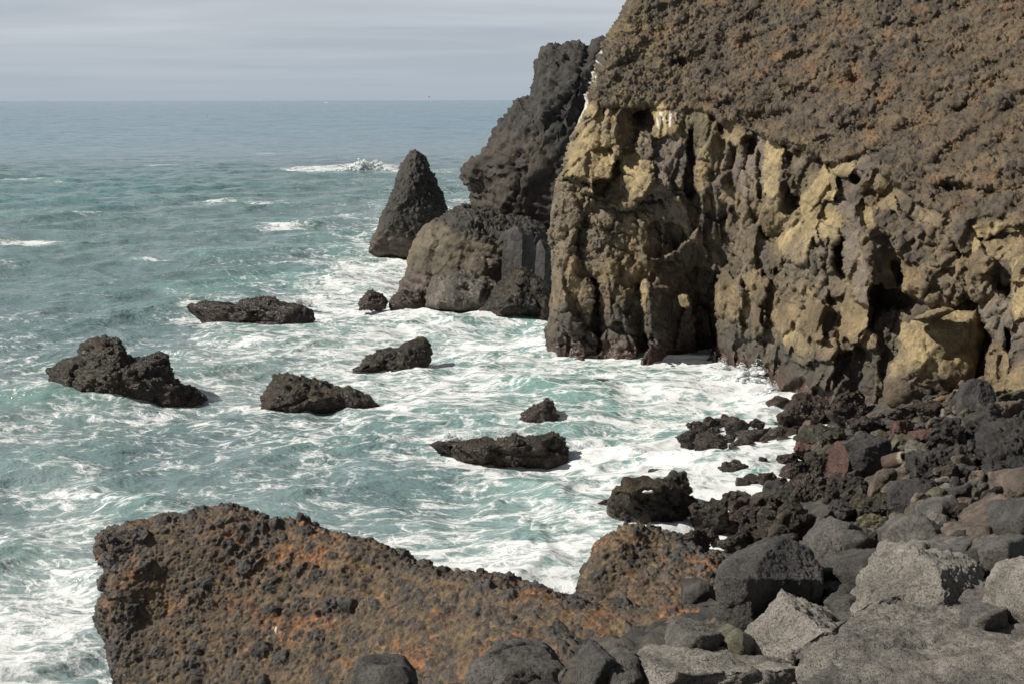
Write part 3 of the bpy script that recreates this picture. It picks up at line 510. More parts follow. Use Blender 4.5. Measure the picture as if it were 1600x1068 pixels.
def box_rock(label, x0, x1, y0, y1, style, ang=10, dep=.85, n=None, name='boulder', cat='boulder', group=None, sink=.15, tide=True, seed=None, lean=0):
    _rk[0] += 13; seed = seed or _rk[0]
    g = hit((x0 + x1) / 2, y1); Y = min(g[1], PW((x0 + x1) / 2, y1)[1]); m = Y / FPX; wd = (x1 - x0) * m
    y1 = y1 + sink * (y1 - y0)
    if n is None: n = 5 if wd > .9 else 4
    V, F = blank(seed, n, ang * 3.5)
    V[:, 1] *= dep * wd / np.ptp(V[:, 1]); Yc = Y + dep * wd * .25
    a = (V[:, 0] - V[:, 0].min()) / np.ptp(V[:, 0]); b = (V[:, 2].max() - V[:, 2]) / np.ptp(V[:, 2])
    V = P(x0 + a * (x1 - x0), y0 + b * (y1 - y0), Yc + V[:, 1] + lean * (1 - b))
    V, col, wt, mat = finish(V, F, style, max(.25, min(wd, (y1 - y0) * m * 1.5)), seed, tide)
    o = mesh(name, V, F, mat, col, wt, label=label, category=cat)
    if group: o['group'] = group
    return o

# ---- far headland, sea stack and the skerry boulders before it
def far_rock(smooth_col, knob_col, line, amp=.22, kf=2.4, fa=.55):
    def fn(V, F, px, py, seed):
        q = V; n = normals(V, F)
        up = sst(np.interp(px, line[0], line[1]) - py + 6 * fbm(q * .4, 3, seed), -4, 4)
        f1, fh = facets(q * [.35, .35, .25] + .2 * fbm(q * .3, 2, 3)[:, None], seed, .9, .2); f2, _ = facets(q * 1.1, seed + 1, .8, .3)
        k, km, kh = knobs(q * kf, seed + 2); k2, _, _ = knobs(q * kf * 2.2, seed + 3)
        f3, _ = facets(q * 2.8, seed + 8, 1.0, .2)
        d = fa * f1 + fa * .38 * f2 + fa * .1 * f3 + fa * .35 * fbm(q * .6, 6, seed + 4, .58) * (1 + up) + up * amp * (k * 1.1 + .5 * k2) + up * fa * .3
        strata = (1 - up) * .05 * np.sin(q[:, 2] * 9 + q[:, 0] + 2 * fbm(q * .3, 2, 9))
        d = d - np.percentile(d, 80)
        V = V + n * (d + strata)[:, None]
        a = mixc(smooth_col, np.array(smooth_col) * .6, sst(fbm(q * .4, 4, seed + 6), -.2, .5)); b = np.array(knob_col) * (.7 + .7 * _u(kh))[:, None]
        col = mixc(a, b, up)
        r = 1 - sst(V[:, 2] + .5 * fbm(q * .5, 3, 7), 1.2, 2.6); col = mixc(col, np.array((.06, .036, .026)), r * .8)
        return V, col, r * .6 + .05, M_CLIFF
    return fn
outline_rock('headland', 'x', 'headland', [(716,270),(719,257),(741,240),(760,226),(770,205),(790,181),(800,167),(815,157),(830,150),(832,130),(836,108),(838,95),(850,79),(865,72),(895,69),(904,62),(914,66),(920,76),(928,78),(931,66),(941,62),(946,72),(944,105),(960,140),(980,300),(960,430),(860,450),(760,430),(738,395),(732,340),(734,318),(733,305),(741,299),(722,291)],
    9.0, '', Y0=112, n=7, c=(850,250), lean=.25, pw=.8, fn=far_rock((.050,.040,.030), (.032,.029,.025), ([700,760,800,860,880,950],[185,190,205,212,228,235])), kind='structure')
o = bpy.data.objects['headland']; del o['category']; del o['label']
outline_rock('sea_stack', 'dark pointed sea stack rising alone from the sea left of the headland', 'sea stack',
    [(572,396),(574,378),(588,350),(600,328),(610,306),(618,288),(625,266),(634,246),(641,236),(651,233),(659,239),(667,248),(672,262),(680,272),(686,292),(696,312),(702,335),(695,370),(690,410),(640,413),(590,406)],
    3.2, '', n=7, fn=far_rock((.062,.052,.036), (.034,.032,.025), ([560,590,600,640,660,705],[340,342,355,375,380,390]), .13, 3.2, .20))
outline_rock('boulder', 'big rounded brown rock mass joined to the headland foot, right of the sea stack', 'rock',
    [(625,470),(624,440),(630,418),(633,400),(641,380),(652,356),(668,342),(690,337),(702,328),(722,322),(745,326),(790,338),(850,352),(880,400),(880,470),(850,490),(700,490)],
    5.5, '', Y0=103, n=7, fn=far_rock((.115,.096,.062), (.040,.036,.029), ([620,690,720,780,900],[330,345,368,380,400]), .18, 3.0, .35))
outline_rock('boulder', 'smooth shiny wet boulder with rounded hollows in front of the brown rock mass', 'rock', [(667,478),(669,450),(676,430),(690,422),(712,420),(735,424),(760,432),(785,440),(790,470),(780,490),(740,492),(690,490)], 2.6, 'shiny', n=6, lean=.6)
outline_rock('boulder', 'weedy wet boulder beside the cliff, foam at its foot', 'rock', [(752,488),(768,462),(782,440),(795,420),(815,416),(840,432),(862,445),(872,500),(820,502),(770,500)], 2.4, 'weed', n=6, lean=.5)
outline_rock('boulder', 'squat block with split top resting behind the shiny wet boulder', 'rock', [(726,430),(728,412),(738,398),(748,402),(765,400),(782,410),(780,445),(750,450),(728,440)], 1.3, 'brown', Y0=98.5, n=5)
hull_rock('tall dark block standing on the brown rock mass by the cliff edge', [(783,428,.2),(786,378,.3),(797,355,.4),(806,350,.3),(812,364,-.8),(815,428,-1.1),(835,368,.6),(834,432,.6)], 'dark', Y=97, n=6, cat='rock', back=1.5, cuts=0)
hull_rock('narrow dark block wedged between the tall block and the cliff', [(834,440,0),(838,382,.3),(846,372,.3),(852,392,-.5),(852,440,-.7),(864,385,.6),(866,445,.6)], 'dark', Y=93.5, n=6, cat='rock', back=1.5, cuts=0)
outline_rock('boulder', 'small dark wet rock in foam, left of a pair below the brown rock mass', 'rock', [(560,475),(566,462),(575,453),(585,456),(598,460),(606,470),(604,484),(580,486),(562,484)], .9, 'mussel', n=5)
outline_rock('boulder', 'low jagged wet rock in foam, right of a pair below the brown rock mass', 'rock', [(608,476),(614,462),(630,453),(645,458),(660,455),(670,466),(670,482),(640,486),(612,484)], .9, 'mussel', n=5)
# ---- rocks standing in the sea
outline_rock('sea_rock', 'low humped dark rock awash, farthest out of the rocks in the bay', 'rock', [(287,480),(300,471),(325,469),(342,476),(365,478),(378,468),(400,463),(430,464),(448,473),(475,474),(490,482),(496,492),(485,505),(440,508),(380,508),(350,503),(318,494)], 1.6, 'mussel', n=6, c=(400,487))
outline_rock('sea_rock', 'craggy double peaked dark rock at left with a long tail to the right', 'rock', [(76,608),(79,582),(92,569),(107,561),(121,560),(127,541),(146,532),(165,528),(184,530),(192,540),(197,551),(215,556),(238,556),(250,551),(265,552),(270,568),(274,586),(298,598),(318,611),(323,622),(300,630),(250,632),(200,624),(150,616),(110,614)], 2.0, 'weed', n=7, c=(190,592))
outline_rock('sea_rock', 'wedge shaped dark rock sloping down to the right, near the middle of the bay', 'rock', [(403,636),(412,618),(425,602),(429,588),(455,585),(485,588),(510,596),(540,602),(570,610),(593,621),(585,632),(500,637),(450,640),(415,640)], 1.3, 'weed', n=6, c=(480,612))
outline_rock('sea_rock', 'dark rock sloping down to the left, beyond the wedge shaped rock', 'rock', [(510,577),(530,572),(558,571),(575,556),(600,548),(630,541),(660,534),(671,545),(669,562),(660,580),(600,586),(570,583),(530,582)], 1.2, 'weed', n=6, c=(610,565))
outline_rock('sea_rock', 'small peaked dark rock between the cliff and the long low rock', 'rock', [(799,650),(815,641),(832,632),(848,626),(857,619),(866,628),(871,642),(876,655),(850,660),(815,658)], .8, 'mussel', n=5, c=(845,645))
outline_rock('sea_rock', 'long low dark rock with a bulging right end, nearest one offshore', 'rock', [(672,695),(695,688),(715,690),(745,683),(775,681),(810,681),(838,677),(875,672),(890,683),(898,700),(888,718),(830,726),(780,722),(740,714),(700,706)], 1.3, 'weed', n=6, c=(810,700))
outline_rock('sea_rock', 'dark rock barely showing under a swell before the cliff foot', 'rock', [(902,600),(915,592),(935,590),(955,594),(962,604),(930,610)], .9, 'wet', n=4)
# ---- tan block fallen at the cliff foot
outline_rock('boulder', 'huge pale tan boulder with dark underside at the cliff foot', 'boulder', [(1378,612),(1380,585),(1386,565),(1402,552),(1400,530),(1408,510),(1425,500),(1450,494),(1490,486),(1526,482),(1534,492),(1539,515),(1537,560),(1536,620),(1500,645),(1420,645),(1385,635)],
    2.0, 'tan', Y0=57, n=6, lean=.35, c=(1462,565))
outline_rock('rock_slab', 'flat tan slab lying on top of the huge tan boulder', 'slab', [(1418,498),(1440,490),(1478,478),(1492,480),(1494,488),(1475,496),(1455,506),(1432,502)], .8, 'tan', Y0=56.2, n=4, tide=False)

# ---- foreground breccia outcrops (orange cinder full of dark stones)
def outcrop(name, label, line, bottom, ctl, left_wrap, seed, vox):
    step = 1.8
    Lx = np.array(line, float); seg = np.r_[0, np.cumsum(np.hypot(*np.diff(Lx, axis=0).T))]
    # columns follow the silhouette from its lower left, over the top, to the right end; rows run inwards to a spine
    t = np.arange(0, seg[-1], step); ex = np.interp(t, seg, Lx[:, 0]); ey = np.interp(t, seg, Lx[:, 1])
    B = np.array(bottom, float); sb = np.linspace(0, 1, len(B)); tt = np.interp(t / seg[-1], sb, B[:, 0]); ty = np.interp(t / seg[-1], sb, B[:, 1])
    DBo = rbf([(a, b) for a, b, _ in ctl], [c for _, _, c in ctl])
    wrap = np.arange(18, 0, -1) ** 1.4 * 1.6; rows = int(np.hypot(tt - ex, ty - ey).max() / step); v = np.linspace(0, 1, rows)
    PX = np.vstack([ex + (tt - ex) * .0 + np.sign(tt - ex) * 0 + .25 * w_ * (tt - ex) / (1 + np.hypot(tt - ex, ty - ey)) for w_ in wrap] + [ex + (tt - ex) * a for a in v])
    PY = np.vstack([ey + .25 * w_ * (ty - ey) / (1 + np.hypot(tt - ex, ty - ey)) for w_ in wrap] + [ey + (ty - ey) * a for a in v])
    wr = np.concatenate([wrap, np.zeros(rows)])[:, None] + 0 * PX
    Rr, Cc = PX.shape; PX, PY, wr = [a.ravel() for a in (PX, PY, wr)]
    dist = np.full(len(PX), 1e9); ee = np.stack([ex, ey], -1)[::5]
    for a, b in ee: dist = np.minimum(dist, np.hypot(PX - a, PY - b))
    dist[wr > 0] = 0
    Y = DBo(np.stack([PX, PY], -1)); q = np.clip(1 - dist / 26, 0, 1); Y = Y + .55 * (1 - np.sqrt(np.maximum(1 - q * q * .98, 0))) + wr * .085
    V = P(PX, PY, Y); F = gridF(Rr, Cc, True); n = normals(V, F)
    YB = V[:, 1].max() + 1.0
    def bk(v): a, b = proj(v); return P(a + (a.mean() - a) * .10, b + 25, YB)
    def kp(q): a, b = proj(q); return (q[:, 1] < DBo(np.stack([a, b], -1)) + 3.2) & (b < 1120)
    V, F = remesh(V, Rr, Cc, bk, vox, kp); n = normals(V, F); PX, PY = proj(V)
    W = V.copy()
    k1, m1, h1 = knobs(W * 3.0, seed); k2, m2, h2 = knobs(W * 6.5 + .2 * fbm(W * 3, 2, 3)[:, None], seed + 1); k3, m3, h3 = knobs(W * 13, seed + 2)
    sp = sst(fbm(W * .9, 3, seed + 4), -.5, .4)
    k1 = k1 * (_u(h1 * np.uint32(55)) > .72); m1 = m1 * (_u(h1 * np.uint32(55)) > .72)
    den = (.6 + .4 * sp)
    d = .24 * fbm(W * .55, 5, seed + 3, .5) + .11 * k1 + .058 * k2 * den + .030 * k3 + .028 * fbm(W * 5, 4, seed + 6) + .012 * fbm(W * 22, 2, seed + 8) - .08
    V = V + n * d[:, None]
    org = sst(fbm(W * [.8, .8, 1.2], 5, seed + 7, .65), .0, .7)
    mtx = mixc((.112, .078, .045), (.22, .104, .042), org); tanp = sst(fbm(W * 1.6, 3, seed + 9), .15, .5); mtx = mixc(mtx, (.17, .12, .06), tanp * .6)
    mtx = mtx * (.75 + .5 * sst(fbm(W * 7, 2, seed + 10), -.5, .5))[:, None]
    clast = np.clip(np.maximum(np.maximum(sst(m1, .1, .25), sst(m2, .20, .34) * (.55 + .45 * sp)), sst(m3, .35, .5) * (_u(h3 * np.uint32(3)) > .45)), 0, 1)
    cc = np.array([.052, .048, .044]) * (.6 + .9 * _u(h2 * np.uint32(5)))[:, None]
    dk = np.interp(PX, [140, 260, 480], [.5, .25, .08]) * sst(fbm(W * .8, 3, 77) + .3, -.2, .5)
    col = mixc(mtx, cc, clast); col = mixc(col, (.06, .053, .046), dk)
    return mesh(name, V, F, M_SCORIA, col, np.zeros(len(V)), label=label, category='outcrop')
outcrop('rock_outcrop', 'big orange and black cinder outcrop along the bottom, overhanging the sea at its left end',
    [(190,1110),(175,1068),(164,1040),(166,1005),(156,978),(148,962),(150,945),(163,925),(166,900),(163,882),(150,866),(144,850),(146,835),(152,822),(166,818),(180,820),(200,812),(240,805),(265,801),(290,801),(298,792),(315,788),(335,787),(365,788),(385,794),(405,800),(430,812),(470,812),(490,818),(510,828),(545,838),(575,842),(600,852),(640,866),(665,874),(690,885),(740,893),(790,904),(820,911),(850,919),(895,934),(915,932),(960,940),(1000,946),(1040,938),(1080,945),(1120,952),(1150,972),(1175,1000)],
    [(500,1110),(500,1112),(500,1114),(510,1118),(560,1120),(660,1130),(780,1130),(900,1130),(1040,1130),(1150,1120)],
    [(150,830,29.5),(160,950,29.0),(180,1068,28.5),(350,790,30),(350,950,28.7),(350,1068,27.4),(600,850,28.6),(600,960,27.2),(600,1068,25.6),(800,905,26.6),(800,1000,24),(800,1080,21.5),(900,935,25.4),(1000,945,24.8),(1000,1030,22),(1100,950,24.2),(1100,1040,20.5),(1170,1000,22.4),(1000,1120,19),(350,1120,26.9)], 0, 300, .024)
outcrop('rock_outcrop', 'smaller orange cinder mound with dark stones behind the big outcrop, beside the dark cube boulder',
    [(892,980),(898,950),(902,935),(904,912),(914,896),(922,880),(926,862),(928,848),(940,838),(962,830),(978,822),(995,821),(1015,828),(1035,830),(1055,834),(1075,846),(1095,860),(1120,858),(1150,868),(1190,890)],
    [(960,990),(1000,980),(1060,980),(1120,985)],
    [(900,940,28.4),(925,860,29.2),(980,825,29.8),(1060,840,29.8),(1000,900,28.6),(1000,960,27.6),(1100,900,28.4),(1150,870,29.4),(1100,970,27.0),(1190,900,29),(950,990,27.3)], 0, 340, .026)
# ---------------------------------------------------------------- foreground angular boulders
hull_rock('dark cube shaped boulder with a rough sloping top beside the orange mound', [(1118,898,0),(1165,902,-.35),(1285,906,.5),(1120,955,0),(1178,980,-.35),(1283,955,.5),(1135,878,.5),(1200,845,1.0),(1228,838,1.2),(1262,852,1.2),(1285,890,.9)], 'deep', base=(1180,985), n=7, back=1.0, cuts=0)
hull_rock('largest pale grey boulder, smooth sloping top and a sharp shaded right face', [(1340,948,.3),(1362,998,-.2),(1352,915,.5),(1390,862,1.4),(1425,850,1.6),(1462,857,1.5),(1533,880,1.3),(1467,888,.0),(1478,925,-.35),(1488,974,-.55),(1548,945,.5),(1420,985,-.5)], 'grey', base=(1430,995), n=7, cuts=0)
hull_rock('grey boulder with a peaked top and notched right face, below the dark cube boulder', [(1166,1008,.2),(1225,936,.9),(1291,981,-.25),(1286,1038,-.4),(1348,1010,.8),(1225,1048,-.5),(1168,1042,0),(1380,1003,1.1)], 'grey', base=(1260,1040), n=7, cuts=0)
hull_rock('huge pitted grey slab filling the bottom right corner', [(1260,1060,-.2),(1290,1036,.2),(1330,1016,.6),(1400,992,1.2),(1480,976,1.8),(1525,962,2.2),(1610,955,2.4),(1720,950,2.2),(1740,1250,-3.0),(1450,1250,-2.8),(1240,1240,-2.2),(1500,1050,-.5),(1620,1040,-.6)], 'slab', Y=15.6, n=7, back=1.6, k=26, cuts=0)
hull_rock('pale grey boulder cut by the right picture edge above the huge slab', [(1578,975,.2),(1580,940,0),(1585,905,.2),(1600,880,.4),(1660,860,.8),(1720,880,.8),(1720,990,-.2),(1610,1000,-.3)], 'grey', Y=17.2, n=5)
hull_rock('grey block with a shaded right side, above the largest pale boulder', [(1382,833,.2),(1417,803,.9),(1440,803,.9),(1452,814,.6),(1462,838,0),(1452,850,-.1),(1395,868,-.3),(1385,850,0),(1488,836,.7),(1482,854,.6)], 'mid', base=(1430,862), n=6)
hull_rock('rough grey boulder with a hollow in its top, right of the dark cube boulder', [(1262,850,.2),(1290,813,.8),(1320,812,.9),(1385,838,.9),(1378,870,.5),(1345,884,0),(1290,892,-.3),(1272,872,-.1),(1322,828,.3)], 'mid', base=(1320,885), n=6)
hull_rock('dark blocky stone sitting in the hollow of the rough grey boulder', [(1316,840,0),(1325,826,.2),(1350,830,.3),(1372,845,.3),(1366,858,0),(1335,858,-.2),(1318,852,-.1)], 'deep', Y=hit(1320,885)[1] - .1, n=4, back=.4)
hull_rock('dark wedge of rock leaning left of the largest pale boulder', [(1280,890,0),(1300,884,-.1),(1372,855,.5),(1388,868,.3),(1364,902,0),(1332,924,-.3),(1308,926,-.3),(1286,900,-.1)], 'deep', base=(1325,922), n=5)
hull_rock('grey block with a shaded overhang beneath, on the cinder at bottom centre', [(1043,1010,.0),(1058,974,.7),(1110,978,.8),(1136,1000,.4),(1130,1034,.1),(1075,1037,-.2),(1055,1028,-.3),(1080,1004,-.35),(1120,1014,-.2)], 'mid', base=(1085,1035), n=6)
hull_rock('long flat grey slab along the bottom edge', [(984,1040,.1),(990,1029,.5),(1100,1033,.6),(1255,1040,.5),(1262,1110,0),(1175,1046,-.1),(984,1110,-.2),(1070,1046,-.2)], 'grey', Y=16.6, n=6)
hull_rock('lumpy grey stone left of the long flat slab at the bottom edge', [(950,1050,0),(958,1028,.3),(972,1020,.4),(1000,1026,.3),(1002,1110,0),(948,1110,0),(975,1040,-.15)], 'mid', Y=16.7, n=5)
hull_rock('smooth dark grey stone between the lumpy stone and the pitted boulder at the bottom', [(903,1060,0),(910,1030,.2),(928,1011,.5),(950,1014,.5),(968,1025,.4),(965,1110,0),(903,1110,-.2)], 'deep', Y=17.0, n=5)
hull_rock('coarsely pitted grey boulder at the bottom edge on the orange outcrop', [(725,1075,0),(748,1030,.3),(775,1010,.6),(830,1008,.7),(862,1020,.6),(880,1040,.3),(905,1075,.1),(900,1120,-.1),(725,1120,-.1),(800,1050,-.15)], 'mid', Y=18.0, n=6, k=14)
hull_rock('small dark pitted stone half in view at the bottom of the orange outcrop', [(545,1075,0),(560,1045,.3),(590,1034,.4),(630,1038,.4),(652,1070,.1),(650,1110,0),(545,1110,0)], 'deep', Y=19.5, n=5, k=14)
hull_rock('round lichen spotted boulder between the overhung block and the peaked boulder', [(1130,1020,0),(1132,1000,.1),(1145,988,.3),(1162,986,.3),(1176,996,.2),(1178,1010,0),(1168,1034,-.2),(1140,1036,-.2)], 'olive', base=(1155,1038), n=5, k=6)
hull_rock('dark stone hollowed below, lying on orange cinder left of the cube boulder', [(1068,925,0),(1072,910,.3),(1095,905,.4),(1116,914,.3),(1118,932,.1),(1105,938,-.1),(1075,937,-.1)], 'deep', base=(1095,940), n=5)
hull_rock('red faced pyramid shaped boulder with a dark right side on the shore', [(1290,742,0),(1296,704,.4),(1318,686,.5),(1331,700,-.2),(1322,746,-.6),(1362,738,.5),(1348,708,.4)], 'red', base=(1322,744), n=6)
hull_rock('smooth charcoal boulder behind the red faced pyramid', [(1318,692,.3),(1342,676,.7),(1385,680,.7),(1397,702,.4),(1385,727,.0),(1345,732,-.1),(1352,700,-.3)], 'dark', base=(1370,732), n=6, k=12)
hull_rock('very large brown lava boulder with deep overhang at the right edge', [(1543,702,.5),(1556,682,.9),(1600,640,1.7),(1690,590,2.8),(1700,730,1),(1594,775,-.8),(1570,748,-.5),(1548,724,0)], 'lava', base=(1575,765), n=6)
hull_rock('smooth brown grey boulder at the right edge under the lava overhang', [(1568,768,0),(1572,742,.3),(1590,732,.5),(1640,728,.6),(1650,790,0),(1580,785,-.2)], 'brown', base=(1590,784), n=5)
hull_rock('flat tan brown slab tilted towards the sea near the right edge', [(1522,826,0),(1532,805,.3),(1560,782,.8),(1590,780,.9),(1594,792,.6),(1572,822,-.1),(1545,842,-.3)], 'brown', base=(1550,838), n=5)
hull_rock('dark grey angular boulder at the right edge beside the tilted tan slab', [(1562,826,0),(1574,800,.3),(1600,778,.6),(1650,770,.7),(1650,840,0),(1580,846,-.2)], 'deep', base=(1600,842), n=5)
hull_rock('sharp lava boulder with sloping lit face in the middle of the beach', [(1428,722,.2),(1450,708,.6),(1480,700,.9),(1512,704,.9),(1514,735,.4),(1475,752,-.1),(1432,744,0)], 'lava', base=(1470,750), n=6)
hull_rock('flat faced charcoal boulder with a black right side below the sharp lava boulder', [(1388,775,.1),(1402,752,.6),(1445,744,.8),(1447,778,-.2),(1430,790,-.4),(1392,788,-.1),(1490,762,.7),(1484,785,.3)], 'dark', base=(1430,790), n=6)
hull_rock('dark boulder with a lit sloping top above the grey shaded block', [(1440,795,.1),(1460,782,.5),(1488,774,.8),(1500,786,.5),(1505,812,.1),(1480,824,-.2),(1450,820,-.2)], 'mid', base=(1475,822), n=5)
hull_rock('dark smooth boulder with rounded head against the cliff foot at right', [(1497,625,.2),(1508,605,.5),(1520,592,.7),(1540,592,.7),(1556,608,.6),(1560,632,.4),(1528,650,-.4),(1505,640,0)], 'dark', base=(1530,648), n=6, k=9)
hull_rock('pale slab poking out right of the largest pale boulder', [(1527,912,0),(1535,904,.2),(1570,903,.3),(1590,908,.3),(1590,922,0),(1540,925,-.1)], 'grey', base=(1555,926), n=5)
hull_rock('brown grey layered block near the right edge above the pale slab', [(1533,860,0),(1545,842,.4),(1580,838,.6),(1612,842,.6),(1610,880,.1),(1578,894,-.2),(1540,886,-.1)], 'mid', base=(1570,892), n=5)
hull_rock('flat topped brown grey stone behind the layered block', [(1498,838,0),(1506,822,.4),(1540,818,.5),(1562,824,.4),(1564,844,0),(1520,850,-.1)], 'brown', base=(1530,850), n=5)
hull_rock('small boulder with a rust red patch behind the largest pale boulder', [(1482,862,0),(1490,846,.3),(1510,838,.4),(1532,846,.3),(1535,868,0),(1515,876,-.2),(1490,872,-.1)], 'mid', base=(1510,876), n=5)
hull_rock('rust red stone leaning on the small boulder behind the largest pale boulder', [(1462,862,0),(1470,852,.2),(1490,852,.2),(1496,862,0),(1480,868,-.1)], 'red', base=(1478,870), n=4, back=.4)
hull_rock('pale rounded knob resting on top of the largest pale boulder', [(1412,858,0),(1420,848,.3),(1440,845,.4),(1460,850,.3),(1460,862,0),(1430,866,-.1)], 'grey', base=(1440,866), n=4, back=.5, k=8)
hull_rock('dark angular stone in the gap below the wedge of rock', [(1303,950,0),(1315,933,.3),(1340,930,.3),(1347,950,0),(1340,975,-.2),(1310,978,-.2)], 'deep', base=(1325,978), n=5)
hull_rock('smooth black stone in the gap right of the dark cube boulder', [(1284,915,0),(1295,903,.3),(1318,905,.3),(1326,920,0),(1310,938,-.2),(1290,935,-.1)], 'dark', base=(1305,938), n=5, k=8)
hull_rock('crumpled rock knob lodged on the huge slab beside the largest pale boulder', [(1518,965,0),(1530,952,.3),(1555,948,.3),(1578,955,.2),(1575,975,0),(1530,980,-.2)], 'mid', Y=17.0, n=5, back=.5, k=8)

